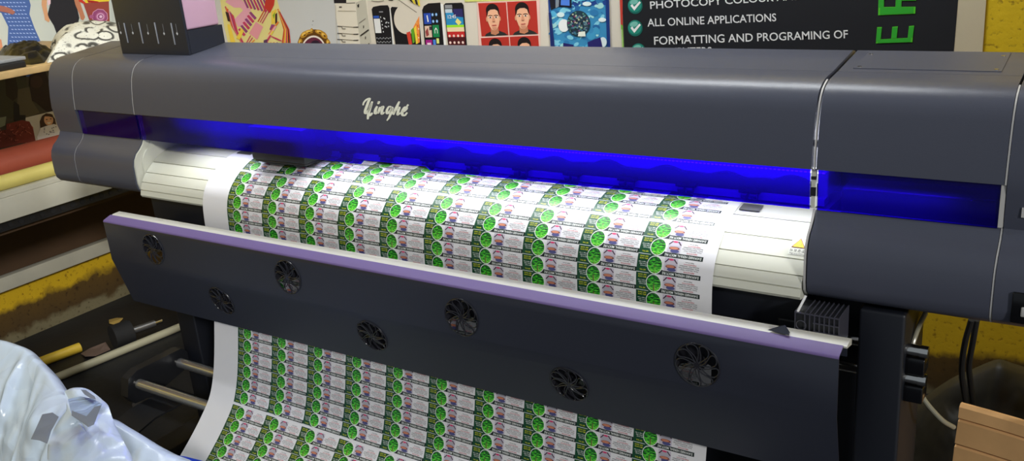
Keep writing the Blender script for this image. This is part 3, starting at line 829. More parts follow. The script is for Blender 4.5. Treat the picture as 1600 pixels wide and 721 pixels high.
# ------------------------------------------------------------------ printed banners on the walls
class Art:
    def __init__(s, axis, at):
        s.q = MB(); s.axis = axis; s.at = at; s.k = 0; s.q.recalc = False
    def pos(s, px, py, lift):
        if s.axis == 'y': return on_y(px, py, s.at - lift)
        return on_x(px, py, s.at + lift)
    def poly(s, pts, color, layer=1):
        m_ = paint(*color) if isinstance(color, tuple) else color
        s.k += 1; lift = .0006 * layer + .000004 * s.k
        s.q.add([s.pos(x, y, lift) for x, y in pts], [list(range(len(pts)))], m_)
    def ell(s, cx, cy, rx, ry, color, layer=1, n=24, a0=0, a1=360, rot=0):
        P = []
        c, d = math.cos(math.radians(rot)), math.sin(math.radians(rot))
        for i in range(n + (0 if a1 - a0 == 360 else 1)):
            a = math.radians(a0 + (a1 - a0) * i / n); x, y = rx * math.cos(a), ry * math.sin(a)
            P.append((cx + x * c - y * d, cy + x * d + y * c))
        s.poly(P, color, layer)
    def line(s, pts, w, color, layer=2):
        for (x0, y0), (x1, y1) in zip(pts[:-1], pts[1:]):
            L = math.hypot(x1 - x0, y1 - y0) + 1e-6; nx, ny = -(y1 - y0) / L * w / 2, (x1 - x0) / L * w / 2
            s.poly([(x0 + nx, y0 + ny), (x1 + nx, y1 + ny), (x1 - nx, y1 - ny), (x0 - nx, y0 - ny)], color, layer)
    def quadmap(s, quad, uv):
        (x0, y0), (x1, y1), (x2, y2), (x3, y3) = quad; u, v = uv
        return ((x0 * (1 - u) + x1 * u) * (1 - v) + (x3 * (1 - u) + x2 * u) * v, (y0 * (1 - u) + y1 * u) * (1 - v) + (y3 * (1 - u) + y2 * u) * v)
    def qpoly(s, quad, uvs, color, layer=2): s.poly([s.quadmap(quad, p) for p in uvs], color, layer)
    def qrect(s, quad, u0, v0, u1, v1, color, layer=2): s.qpoly(quad, [(u0, v0), (u1, v0), (u1, v1), (u0, v1)], color, layer)
    def qell(s, quad, cu, cv, ru, rv, color, layer=2, n=20):
        s.qpoly(quad, [(cu + ru * math.cos(2 * math.pi * i / n), cv + rv * math.sin(2 * math.pi * i / n)) for i in range(n)], color, layer)
    def text(s, string, p0, p1, height, color, layer=3, lean=0.0, embolden=0.0):
        """writing from p0 to p1 along its foot, capitals of the given height in photo pixels"""
        v, f = text_geo(string, 3, .010); w = v[:, 0].max(); x0, y0 = p0; x1, y1 = p1
        ux, uy = (x1 - x0), (y1 - y0); L = math.hypot(ux, uy); nx, ny = uy / L, -ux / L
        m_ = paint(*color); s.k += 1; lift = .0006 * layer + .000004 * s.k
        P = [(x0 + ux * a / w + (nx + lean) * b / .69 * height, y0 + uy * a / w + ny * b / .69 * height) for a, b in v]
        s.q.add([s.pos(x, y, lift) for x, y in P], f, m_)
    def slab(s, pts, color, thick):
        """the sheet the art is printed on, with its thickness"""
        m_ = paint(*color); n = len(pts)
        a = [s.pos(x, y, thick) for x, y in pts]; b = [s.pos(x, y, 0) for x, y in pts]
        if s.axis == 'y': b = [np.array([p[0], s.at, p[2]]) for p in a]
        else: b = [np.array([s.at, p[1], p[2]]) for p in a]
        s.q.add(a + b, [list(range(n))] + [(i, (i + 1) % n, n + (i + 1) % n, n + i) for i in range(n)], m_)
        s.base = thick

# --- cream banner with photocopier, phones, passport photos
A = Art('y', WALL_Y)
CREAM = (198, 190, 176)
A.slab([(150, -520), (950, -520), (977, 110), (205, 110)], CREAM, .0010)
GREYB = (183, 184, 184)
L0 = 3
A.poly([(150, -520), (500, -520), (541, 110), (205, 110)], GREYB, L0)
# patterned dress of a figure cut off by the frame
A.poly([(338, -40), (415, -40), (433, 0), (440, 24), (450, 50), (456, 80), (464, 110), (366, 110), (350, 40)], (206, 196, 130), L0 + 1)
PK = (176, 52, 92); PK2 = (208, 150, 168); RD = (178, 50, 40); OR = (206, 120, 50); PU = (130, 58, 110); YL = (214, 186, 70); DK = (52, 30, 40)
A.poly([(352, 3), (362, -8), (378, 0), (392, 16), (386, 24), (376, 12), (366, 12)], PK2, L0 + 2)
A.poly([(366, 30), (380, 16), (396, 26), (384, 40), (372, 42)], PK2, L0 + 2)
for k in range(7):
    x = 374 + k * 5.6
    A.poly([(x, -14 + k * 1.2), (x + 3, -14 + k * 1.2), (x + 15, 12 + k * 1.2), (x + 12, 13 + k * 1.2)], PK if k % 2 else PU, L0 + 3)
for k in range(6):
    x0, y0 = 389 - k * 3.4, 20 + k * 5.2
    A.poly([(x0, y0), (x0 + 3, y0 - 2), (x0 + 12, y0 + 8), (x0 + 9, y0 + 11)], PK if k % 2 else PU, L0 + 3)
A.poly([(400, 34), (411, 42), (402, 62), (389, 52)], (206, 138, 148), L0 + 3)
for d in (0, 3.2, 6.4):
    A.line([(403 + d, 34 + d * .4), (414 + d, 14 + d * .5)], 1.5, PK if d else RD, L0 + 4)
    A.line([(398 - d, 62 - d), (384 - d * .6, 76)], 1.5, PK if d else OR, L0 + 4)
A.poly([(416, -6), (430, -6), (428, 8), (422, 20), (413, 12)], RD, L0 + 4)
A.poly([(424, 18), (432, 14), (432, 36), (424, 38)], YL, L0 + 3)
A.poly([(430, 22), (433, 20), (433, 38), (430, 37)], DK, L0 + 4)
A.poly([(424, 38), (430, 39), (424, 48), (421, 46)], PU, L0 + 4)
A.poly([(426, 24), (430, 18), (428, 30)], (110, 150, 40), L0 + 4)
for k in range(8):
    a = k / 7
    A.line([(352 + a * 12, 10 + a * 14), (362 + a * 9, 40 + a * 10), (378 + a * 6, 68 + a * 6)], 1.8, (PK, OR, RD, PK2, PK, PU, RD, PK)[k], L0 + 4)
A.poly([(352, 18), (357, 20), (360, 34), (356, 33)], DK, L0 + 5)
A.poly([(355, 38), (359, 38), (370, 74), (362, 74)], YL, L0 + 5)
A.poly([(369, 60), (377, 44), (381, 48), (375, 62)], YL, L0 + 5)
for k in range(7):
    A.line([(434 + k * .6, 14 + k), (444 + k * 1.2, 46), (440 + k * 2.4, 76)], 1.6, (RD, OR, YL, PK, OR, DK, RD)[k], L0 + 4)
for k in range(4):
    A.line([(435 - k * 4, 34 + k * 7), (420 - k * 2.5, 54 + k * 6)], 2.6, (OR, PK2, YL, PK)[k], L0 + 5)
    A.line([(424 + k * 3, 57 + k * 1.5), (434 + k * 2, 61 + k)], 1.6, PK, L0 + 5)
    A.line([(418 + k * 5, 66), (417 + k * 5, 80)], 1.4, (PK, OR, RD, PU)[k], L0 + 5)
A.poly([(412, 63), (418, 61), (416, 80), (412, 80)], (84, 52, 84), L0 + 5)
# small dirt specks on the grey part
A.ell(489, 33, .9, .8, (70, 66, 64), L0 + 1, 8); A.ell(488, 39, .6, .6, (110, 106, 100), L0 + 1, 8)
# gold framed crest
GD = (176, 128, 40); GD2 = (92, 58, 20); GD3 = (214, 176, 84); MAR = (92, 34, 58)
A.poly([(466, 82), (465, 66), (469, 56), (474, 50), (482, 47), (487, 46), (493, 46), (501, 47), (508, 51), (512, 60), (516, 66), (517, 74), (521, 82)], GD2, L0 + 1)
for (cx, cy, rx, ry, ro) in ((475, 54, 7, 4, -40), (482, 50, 7, 3.4, -15), (499, 50, 7, 3.4, 15), (506, 55, 7, 4, 45), (469, 66, 3.2, 6, 10), (513, 67, 3.2, 6, -15), (487, 48, 2.4, 4, 0), (470, 75, 2.6, 5, -10), (516, 77, 2.6, 5, -20)):
    A.ell(cx, cy, rx, ry, GD, L0 + 2, 16, rot=ro); A.ell(cx - .6, cy - .6, rx * .55, ry * .5, GD3, L0 + 3, 12, rot=ro); A.ell(cx + 1, cy + 1, rx * .3, ry * .3, GD2, L0 + 4, 10, rot=ro)
A.ell(490, 84, 20.5, 28.5, (226, 206, 196), L0 + 5, 36); A.ell(490, 85, 18.8, 26.6, MAR, L0 + 6, 36)
A.ell(493, 68, 7, 5, (40, 24, 44), L0 + 7, 16)
for k in range(-3, 4): A.poly([(492 + k * 2 - .7, 70 + abs(k) * .5 - 1.2), (492 + k * 2 + .6, 69.6 + abs(k) * .5 - 1.2), (492 + k * 2 + .8, 72.4 + abs(k) * .4 - .8), (492 + k * 2 - .5, 72.6 + abs(k) * .4 - .8)], (190, 186, 190), L0 + 8)
# photocopier
CB = (204, 197, 180); CG = (176, 172, 158); CK = (40, 36, 38)
A.poly([(521, -40), (573, -40), (577, 60), (572, 76), (560, 80), (534, 80), (524, 20)], (206, 199, 184), L0 + 1)
A.poly([(521, -8), (541, -8), (541, 5), (522, 5)], (28, 26, 32), L0 + 2)
A.poly([(556, 4), (571, -2), (580, 66), (570, 76), (564, 76), (558, 30)], CG, L0 + 2)
A.line([(541, 5), (555, 4.5)], 1, (90, 84, 78), L0 + 3); A.line([(524, 8), (527, 78)], .8, (176, 170, 156), L0 + 3)
A.line([(528, 17), (556, 17.5)], .9, (150, 144, 130), L0 + 3); A.poly([(530, 10), (534, 10), (534, 12), (530, 12)], (80, 76, 70), L0 + 4)
for y in (41, 52, 61.5):
    A.line([(527, y), (534, y + .4)], 1.1, CK, L0 + 4); A.line([(534, y), (559, y + 2)], .9, (120, 112, 100), L0 + 4); A.line([(552, y + 1.6), (560, y + 1.2)], 1.2, CK, L0 + 5)
    A.line([(534, y + 1), (535, y + 4), (540, y + 4)], 1, (86, 80, 72), L0 + 5)
A.poly([(558, 8), (561, 6), (561, 11), (559, 12)], CK, L0 + 5)
A.line([(561, 36), (571, 29)], .8, (110, 104, 96), L0 + 5); A.line([(563, 56), (576, 46.5)], 2, (46, 42, 40), L0 + 5); A.line([(569, 75), (577, 68)], 1.8, (60, 54, 50), L0 + 5)
A.line([(568, 40), (568, 44)], 1.2, CK, L0 + 5); A.line([(571, 57), (571, 61)], 1.2, CK, L0 + 5)
A.line([(580, 1.5), (592, 2.5), (600, 1)], .9, (110, 104, 96), L0 + 2); A.poly([(607, -3), (615, -3), (614, 1), (607, .5)], (26, 22, 20), L0 + 2)
# phones
PB = (20, 20, 26); PE = (224, 220, 214)
def phone(quad, rim=True):
    A.qpoly(quad, [(.0, .06), (.10, .02), (.5, 0), (.92, .0), (1, .05), (1, 1), (.02, 1)], PB, L0 + 2)
ph1 = [(580, 9), (608, 8), (616, 100), (592, 100)]
A.poly([(606, 12), (610, 14), (618.5, 100), (614, 100)], PE, L0 + 1); phone(ph1)
A.qrect(ph1, .40, .10, .62, .12, (130, 130, 136), L0 + 3); A.qrect(ph1, .05, .175, .36, .215, (40, 80, 170), L0 + 3); A.qrect(ph1, .04, .225, .40, .47, (206, 206, 206), L0 + 3)
for k, (u, v) in enumerate(((.45, .2), (.48, .27), (.50, .33), (.5, .39), (.52, .45), (.63, .22), (.68, .23), (.72, .30), (.78, .29), (.66, .36), (.74, .37), (.86, .36), (.88, .30))):
    A.qell(ph1, u, v, .03, .014, (196, 198, 202), L0 + 3, 8)
for r_ in range(3):
    for c_ in range(9): A.qrect(ph1, .06 + c_ * .10, .545 + r_ * .065 + (c_ % 2) * .012, .12 + c_ * .10, .565 + r_ * .065 + (c_ % 2) * .012, (140, 142, 146), L0 + 3)
ph2 = [(610, 11), (652, 3), (662, 100), (622, 100)]
A.qpoly(ph2, [(0, .03), (.05, .0), (.9, .1), (1, .15), (1, 1), (.0, 1)], PB, L0 + 2)
A.poly([(650, 18), (654, 18), (663, 100), (658.5, 100)], PE, L0 + 1)
A.ell(636, 29, 20.5, 24.5, CREAM, L0 + 4, 32); A.poly([(622, -4), (654, 18), (648, 30), (622, 14)], CREAM, L0 + 4)
A.line([(620, -2), (651, 19.5)], 1.2, (120, 112, 100), L0 + 5)
A.poly([(635, 51), (641, 49), (644, 69), (639, 71)], (188, 60, 46), L0 + 5); A.poly([(642, 47), (647, 42), (648, 66), (645, 68)], (90, 150, 40), L0 + 5)
A.poly([(646, 42), (655, 25), (656, 66), (651, 69)], (226, 130, 60), L0 + 5); A.poly([(647, 44), (650, 40), (653, 68), (650, 69)], (230, 196, 60), L0 + 6)
for k in range(7): A.ell(651 + (k % 3) * 1.6, 36 + k * 4.6, 1, 1.2, ((240, 170, 90), (190, 80, 40), (232, 210, 180))[k % 3], L0 + 7, 8)
for k in range(4): A.poly([(638 + k * 4.5, -2 - k), (641 + k * 4.5, -3), (646 + k * 3.5, 5 + k * 1.6), (643 + k * 3.6, 3.5 + k * 1.6)], (214, 196, 40) if k % 2 else (26, 24, 18), L0 + 6)
ph3 = [(659, 6), (688, 4), (696, 100), (666, 100)]
A.poly([(686, 6), (692, 6), (699.5, 100), (694, 100)], PE, L0 + 1)
A.qpoly(ph3, [(0, .1), (.1, .04), (.35, .0), (1, 0), (1, 1), (.0, 1)], PB, L0 + 2)
A.qrect(ph3, .06, .16, .44, .34, (38, 70, 160), L0 + 3); A.qpoly(ph3, [(.2, .20), (.26, .19), (.30, .30), (.24, .31)], (222, 228, 236), L0 + 4)
for (u, v) in ((.53, .19), (.73, .19), (.54, .30), (.74, .30)): A.qell(ph3, u, v, .06, .026, (110, 160, 210), L0 + 4, 12); A.qell(ph3, u, v, .02, .01, (220, 230, 240), L0 + 5, 8)
A.qrect(ph3, .06, .37, .42, .56, (206, 180, 160), L0 + 3); A.qpoly(ph3, [(.08, .46), (.22, .40), (.26, .52), (.12, .55)], (140, 60, 60), L0 + 4); A.qrect(ph3, .3, .38, .42, .44, (60, 50, 60), L0 + 4)
A.qrect(ph3, .48, .36, .82, .56, (22, 120, 70), L0 + 3)
A.qpoly(ph3, [(.57, .50), (.57, .44), (.65, .40), (.73, .44), (.73, .50), (.70, .50), (.70, .45), (.65, .425), (.60, .45), (.60, .50)], (214, 230, 220), L0 + 4)
A.qrect(ph3, .06, .60, .40, .78, (150, 30, 120), L0 + 3); A.qrect(ph3, .13, .65, .33, .72, (220, 190, 206), L0 + 4)
for (u, v, c_) in ((.45, .60, (70, 120, 200)), (.63, .58, (200, 206, 120)), (.46, .70, (60, 110, 190)), (.62, .70, (170, 206, 224))): A.qrect(ph3, u, v, u + .14, v + .085, c_, L0 + 4)
A.qrect(ph3, .08, .81, .86, .85, (30, 34, 110), L0 + 3)
ph4 = [(693, 5), (724, 4), (732, 100), (703, 100)]
A.qpoly(ph4, [(.0, .03), (.1, .0), (.92, 0), (1, .04), (1, 1), (.02, 1)], PB, L0 + 2)
A.qrect(ph4, .05, .03, .42, .09, (130, 132, 136), L0 + 3); A.qrect(ph4, .04, .10, .40, .16, (176, 190, 200), L0 + 3)
A.qrect(ph4, .04, .16, .93, .36, (40, 128, 176), L0 + 3); A.qpoly(ph4, [(.45, .10), (.93, .10), (.93, .24), (.45, .22)], (44, 40, 90), L0 + 3)
A.qpoly(ph4, [(.50, .31), (.62, .25), (.82, .32), (.66, .37)], (216, 206, 120), L0 + 5); A.qrect(ph4, .04, .36, .93, .40, (140, 206, 40), L0 + 4); A.qrect(ph4, .04, .40, .93, .47, (226, 196, 160), L0 + 4)
A.qrect(ph4, .04, .47, .93, .56, (180, 40, 40), L0 + 4); A.qrect(ph4, .04, .56, .93, .70, (70, 20, 26), L0 + 4)
A.text('12:45', A.quadmap(ph4, (.10, .255)), A.quadmap(ph4, (.56, .25)), 5.4, (226, 232, 240), L0 + 5)
for r_ in range(2):
    for c_ in range(4): A.qell(ph4, .14 + c_ * .22, .54 + r_ * .11, .06, .022, (220, 190, 180), L0 + 5, 10)
# four passport photographs
A.poly([(726, -1), (842, -4), (842, 0), (726, 3)], (190, 190, 110), L0 + 1)
def passport(quad):
    A.qrect(quad, 0, 0, 1, 1, (166, 46, 38), L0 + 2)
    A.qpoly(quad, [(.12, 1.0), (.18, .93), (.34, .87), (.66, .85), (.86, .92), (.98, 1.0)], (38, 40, 40), L0 + 3)
    A.qpoly(quad, [(.36, .74), (.64, .72), (.66, .92), (.52, .98), (.36, .94)], (176, 116, 86), L0 + 4)
    A.qell(quad, .49, .24, .235, .215, (26, 20, 22), L0 + 4, 24)
    A.qpoly(quad, [(.265, .40), (.30, .22), (.40, .17), (.60, .165), (.69, .22), (.72, .40), (.71, .58), (.66, .72), (.57, .82), (.50, .84), (.42, .82), (.34, .72), (.29, .58)], (216, 164, 132), L0 + 5)
    A.qell(quad, .255, .50, .028, .07, (196, 140, 108), L0 + 5, 12); A.qell(quad, .735, .49, .028, .07, (196, 140, 108), L0 + 5, 12)
    A.qpoly(quad, [(.255, .42), (.27, .22), (.38, .11), (.62, .10), (.72, .22), (.735, .42), (.70, .36), (.67, .25), (.58, .20), (.42, .205), (.33, .26), (.29, .38)], (26, 20, 22), L0 + 6)
    for u in (.39, .60):
        A.qpoly(quad, [(u - .085, .385), (u, .365), (u + .085, .385), (u + .08, .405), (u, .39), (u - .08, .405)], (70, 44, 38), L0 + 6)
        A.qell(quad, u, .435, .062, .026, (226, 206, 192), L0 + 6, 14); A.qell(quad, u, .436, .026, .026, (46, 32, 30), L0 + 7, 10)
    A.qpoly(quad, [(.475, .42), (.525, .42), (.56, .56), (.50, .60), (.44, .565)], (196, 138, 108), L0 + 6)
    A.qell(quad, .50, .575, .05, .014, (150, 96, 76), L0 + 7, 10)
    A.qpoly(quad, [(.40, .685), (.47, .665), (.50, .672), (.54, .662), (.61, .68), (.54, .70), (.46, .705)], (170, 84, 76), L0 + 7)
    A.qpoly(quad, [(.41, .735), (.60, .73), (.58, .80), (.50, .825), (.43, .80)], (190, 134, 108), L0 + 6)
A.poly([(745, 3), (843, 0), (845, 110), (750, 110)], (214, 178, 168), L0 + 1)
passport([(747, 5), (790.5, 3.5), (794.5, 55), (752.5, 57)])
passport([(792, 3), (838, 1), (841, 53), (796, 55)])
passport([(751.5, 59.5), (795, 57.5), (799, 110), (757, 112)])
passport([(796.5, 57.5), (841, 55.5), (844, 108), (800.5, 110)])
# blue globe picture
A.poly([(855, -30), (951, -30), (954, 110), (862, 110)], (30, 62, 130), L0 + 2)
A.poly([(860, 12), (946, 8), (950, 110), (866, 110)], (54, 128, 172), L0 + 3)
rr = random.Random(3)
for k in range(150):
    x, y = rr.uniform(862, 944), rr.uniform(-6, 84); r_ = rr.uniform(2, 7)
    if x < 872 and y < 16: continue
    A.ell(x, y, r_, r_ * rr.uniform(.35, .8), rr.choice([(80, 160, 196), (120, 186, 206), (44, 110, 160), (36, 92, 146), (150, 200, 200), (60, 140, 180)]), L0 + 4, 10, rot=rr.uniform(-60, 60))
A.ell(881, 40, 8.5, 10, (214, 220, 216), L0 + 6, 20); A.ell(876, 23, 6, 4, (196, 216, 220), L0 + 6, 14); A.ell(941, 31, 6, 3.4, (206, 220, 222), L0 + 6, 14); A.ell(917, 6, 7, 3.4, (204, 220, 222), L0 + 6, 14)
A.poly([(857, -12), (866, -12), (868, 12), (861, 16)], (26, 26, 34), L0 + 6); A.poly([(868, -12), (874, -12), (873, 10), (868, 13)], (120, 130, 140), L0 + 6)
A.poly([(874, -10), (893, -12), (893, 12), (873, 10)], (20, 22, 40), L0 + 7); A.poly([(877, -10), (890, -12), (890, 9), (876, 8)], (72, 116, 200), L0 + 8)
A.ell(904, 37, 18.2, 20.4, (30, 52, 66), L0 + 7, 36)
for k in range(150):
    a, r_ = rr.uniform(0, 6.28), math.sqrt(rr.uniform(0, 1)) * .90
    x, y = 904 + 18 * r_ * math.cos(a), 37 + 20 * r_ * math.sin(a)
    A.poly([(x - 1.3, y - 1.1), (x + 1.2, y - 1.3), (x + 1.4, y + 1.0), (x - 1.1, y + 1.3)], rr.choice([(30, 34, 44), (40, 60, 66), (60, 110, 130), (120, 50, 100), (80, 130, 110), (50, 60, 110), (170, 176, 150), (96, 126, 140), (24, 40, 50)]), L0 + 8)
A.poly([(904, 50), (914, 49), (915, 57), (903, 57)], (214, 220, 206), L0 + 9)
A.poly([(880, 67), (896, 70), (896, 84), (880, 84)], (34, 32, 92), L0 + 8); A.poly([(918, 66), (938, 58), (942, 76), (920, 84)], (36, 34, 96), L0 + 8); A.ell(942, 66, 6, 8, (200, 214, 216), L0 + 7, 16); A.ell(870, 78, 7, 6, (206, 216, 220), L0 + 7, 16)
A.poly([(857, 20), (861, 20), (868, 84), (862, 84)], (24, 40, 96), L0 + 9); A.poly([(947, -10), (951, -10), (954, 84), (949, 84)], (24, 48, 110), L0 + 9)
o = A.q.build('picture_banner', smooth=False)
tag(o, 'cream wall banner picturing a photocopier, phones and red passport photos behind printer', 'banner')

# --- black services sign
A = Art('y', WALL_Y)
A.slab([(948, -520), (1578, -520), (1533, 110), (977, 110)], (178, 168, 146), .006)
L0 = 11
A.poly([(948, -520), (1540, -520), (1488, 110), (977, 110)], (28, 29, 34), L0)
A.poly([(967, -30), (972.5, -30), (973, 40), (970, 40)], (176, 56, 46), L0 + 1); A.poly([(970, 38), (973, 40), (976.5, 110), (974, 110)], (96, 160, 50), L0 + 1); A.line([(971.5, 46), (975, 110)], .8, (200, 206, 150), L0 + 2)
WT = (206, 206, 208)
A.text('PHOTOCOPY COLOUR AND BLACK', (1015, 14), (1316, -5), 11.5, WT, L0 + 2)
A.text('ALL ONLINE APPLICATIONS', (1012, 41.5), (1213, 33), 12, WT, L0 + 2)
A.text('FORMATTING AND PROGRAMING OF', (1021, 70), (1325, 59.5), 12.5, WT, L0 + 2)
A.text('COMPUTERS', (1021, 87.5), (1112, 85.5), 12, WT, L0 + 2)
for cx, cy in ((992.5, 9), (992.5, 44), (997.5, 80.5)):
    A.ell(cx, cy, 11.6, 12.8, (22, 92, 84), L0 + 2, 32); A.ell(cx - .6, cy - 1.2, 10.4, 11, (34, 128, 112), L0 + 3, 32); A.ell(cx - 2, cy - 6, 6.4, 4, (110, 172, 160), L0 + 4, 20, rot=-15)
    A.poly([(cx - 7.4, cy - .2), (cx - 4.6, cy - 2.6), (cx - 1.6, cy + 1.8), (cx + 6.6, cy - 7.2), (cx + 8.8, cy - 5), (cx - 1.4, cy + 7.6)], (224, 230, 222), L0 + 5)
# green letters running up the sign
GE = (74, 176, 40); GE2 = (44, 150, 44)
def upletter(quad, polys):
    for p in polys: A.qpoly(quad, p, GE, L0 + 3)
    for p in polys:
        c = np.mean(np.array(p), 0); A.qpoly(quad, [tuple(c + (np.array(z) - c) * np.array([.9, .86])) for z in p], GE2, L0 + 4)
e4 = [(1370.5, 42.5), (1428.5, 40), (1425.5, 66), (1368.5, 68)]
upletter(e4, [[(0, 0), (.13, 0), (.13, .72), (.0, .99)], [(0, .76), (1, .72), (1, 1), (0, 1)], [(.41, .02), (.56, .0), (.56, .78), (.41, .78)], [(.86, .02), (1, 0), (1, .76), (.86, .8)]])
r4 = [(1373, -12), (1432, -14), (1430, 22), (1372, 24)]
upletter(r4, [[(0, .64), (1, .68), (1, .98), (0, 1)], [(0, .30), (.15, .26), (.15, .7), (0, .7)], [(.46, .24), (.62, .24), (.62, .72), (.46, .72)], [(.02, .32), (.12, .12), (.22, .26), (.14, .36)], [(.12, .12), (.44, .10), (.44, .28), (.2, .28)], [(.42, .12), (.62, .24), (.56, .40), (.44, .30)], [(.56, .4), (.66, .28), (1, .22), (1, .42)]])
o = A.q.build('service_sign', smooth=False)
tag(o, 'black services sign with white capitals, green ticks and a cream margin', 'sign')

# --- banner of dresses on the left wall
A = Art('x', WALL_X)
A.slab([(-60, -60), (190, -60), (205, 80), (-60, 104)], (178, 184, 178), .0010)
L0 = 3
A.poly([(-40, -60), (33, -60), (44, -6), (48, 8), (46, 22), (54, 44), (64, 66), (70, 120), (10, 120), (13, 42), (2, 20), (-40, 10)], (66, 92, 150), L0)
rr = random.Random(5)
for r_ in range(14):
    for c_ in range(12):
        x = -4 + c_ * 5.2 + (r_ % 2) * 2.6; y = -8 + r_ * 6
        lo_x = -6 if y < 20 else min(13, 2 + (y - 20) * .5); hi_x = 46 + max(0, (y - 20) * .42)
        if lo_x + 2 < x < hi_x - 4: A.poly([(x - 1.8, y - .9), (x + 1.5, y - .3), (x + 1.8, y + 1), (x - 1.6, y + .4)], (156, 176, 214), L0 + 1)
A.poly([(-14, 6), (8, 10), (18, 14), (24, 19), (20, 23), (12, 20), (-14, 15)], (150, 96, 84), L0 + 2)
A.poly([(78, -60), (116, -60), (119, 6), (124, 28), (120, 44), (124, 62), (92, 62), (84, 40), (74, 24), (78, 8)], (34, 34, 40), L0)
A.poly([(66, -20), (74, -20), (73, 10), (75, 24), (78, 32), (76, 35), (70, 31), (69, 24), (65, 8)], (190, 142, 106), L0 + 1)
A.poly([(111, -20), (121, -20), (124, 0), (130, 18), (133, 27), (130, 32), (126, 30), (124, 22), (118, 8)], (170, 112, 84), L0 + 1)
A.poly([(74, 0), (79, -4), (79, 6), (75, 9)], (210, 180, 190), L0 + 2)
A.poly([(124, -14), (170, -14), (171, 2), (134, 5)], (206, 180, 50), L0 + 1); A.poly([(124, -6), (130, 1), (135, 5), (131, 6), (123, 2)], (180, 50, 40), L0 + 2)
A.poly([(136, 0), (146, 1), (154, 2.5), (154, 4), (138, 4)], (150, 36, 30), L0 + 2)
A.poly([(130, 5), (170, 2), (172, 46), (146, 50)], (136, 62, 54), L0 + 1)
A.ell(156, 26, 13, 12.5, (196, 150, 176), L0 + 2, 9, rot=15); A.ell(156, 26, 12.2, 11.6, (132, 64, 106), L0 + 3, 9, rot=15); A.ell(143, 26, 3.5, 3, (150, 80, 120), L0 + 3, 10)
A.ell(157, 26, 7.6, 7, (160, 92, 132), L0 + 4, 20); A.ell(157, 26, 5.6, 5.2, (206, 170, 196), L0 + 5, 20); A.ell(157, 26, 4.6, 4.2, (140, 74, 116), L0 + 6, 20); A.ell(157.5, 26, 2.4, 2.2, (206, 176, 200), L0 + 7, 14)
A.poly([(-10, 58), (2, 62), (5, 78), (-10, 80)], (190, 130, 100), L0 + 1)
A.poly([(172, -10), (190, -10), (205, 60), (176, 60)], (168, 174, 170), L0 + 1)
o = A.q.build('dress_banner', smooth=False)
tag(o, 'pale wall banner of women in blue and black dresses above the wood shelf', 'banner')

# --- dark family poster under the wooden shelf
A = Art('x', WALL_X)
A.slab([(-40, 118), (110, 97), (130, 222), (-40, 246)], (66, 62, 54), .0010)
L0 = 3
A.poly([(-10, 116), (40, 108), (44, 150), (36, 178), (18, 186), (-10, 180)], (58, 58, 46), L0); A.poly([(8, 124), (24, 118), (30, 150), (20, 158), (10, 150)], (44, 38, 34), L0 + 1)
A.poly([(46, 118), (70, 108), (84, 150), (86, 176), (72, 174), (56, 160), (46, 156)], (40, 28, 28), L0 + 1); A.ell(57, 128, 10, 10, (54, 36, 34), L0 + 2, 20)
A.poly([(28, 140), (46, 136), (50, 158), (62, 176), (40, 186), (26, 180)], (84, 78, 62), L0 + 1)
A.poly([(22, 158), (30, 164), (31, 180), (40, 180), (40, 186), (22, 190)], (34, 32, 34), L0 + 2)
A.poly([(-10, 186), (10, 182), (8, 196), (-10, 204)], (120, 130, 110), L0 + 2)
A.poly([(40, 184), (90, 172), (100, 214), (40, 224)], (190, 188, 182), L0 + 2)
A.poly([(10, 194), (34, 188), (46, 190), (52, 202), (56, 222), (10, 226)], (112, 46, 38), L0 + 3); A.poly([(-10, 206), (14, 202), (24, 210), (28, 226), (-10, 234)], (98, 42, 36), L0 + 4)
rr = random.Random(9)
for k in range(46):
    x, y = rr.uniform(-4, 50), rr.uniform(194, 220)
    if y < 204 and x < 14: continue
    A.line([(x, y), (x + rr.uniform(-5, 5), y + rr.uniform(-4, 4))], .9, (166, 92, 76) if k % 3 else (60, 24, 24), L0 + 5)
A.poly([(63, 200), (62, 190), (66, 181), (72, 177), (80, 178), (86, 186), (88, 196), (84, 197), (70, 198), (68, 201)], (66, 44, 34), L0 + 3)
A.ell(76, 187.5, 7.2, 9, (204, 160, 124), L0 + 4, 20, rot=-8); A.poly([(68, 182), (72, 178.6), (82, 179), (84, 184), (76, 182)], (60, 40, 32), L0 + 5)
for (x, y) in ((73, 187), (79.4, 186)): A.ell(x, y, 1.5, .9, (70, 46, 38), L0 + 6, 8)
A.poly([(73, 191.5), (80, 190.8), (77.5, 194), (75, 194)], (226, 206, 196), L0 + 6)
A.poly([(58, 214), (64, 200), (72, 197), (84, 194), (92, 196), (96, 212), (60, 222)], (214, 212, 214), L0 + 4)
for k in range(14): A.ell(rr.uniform(68, 90), rr.uniform(198, 212), 1.1, .8, (110, 106, 120), L0 + 6, 8)
o = A.q.build('family_poster', smooth=False)
tag(o, 'dark poster with a smiling girl on the wall under the wood shelf', 'poster')

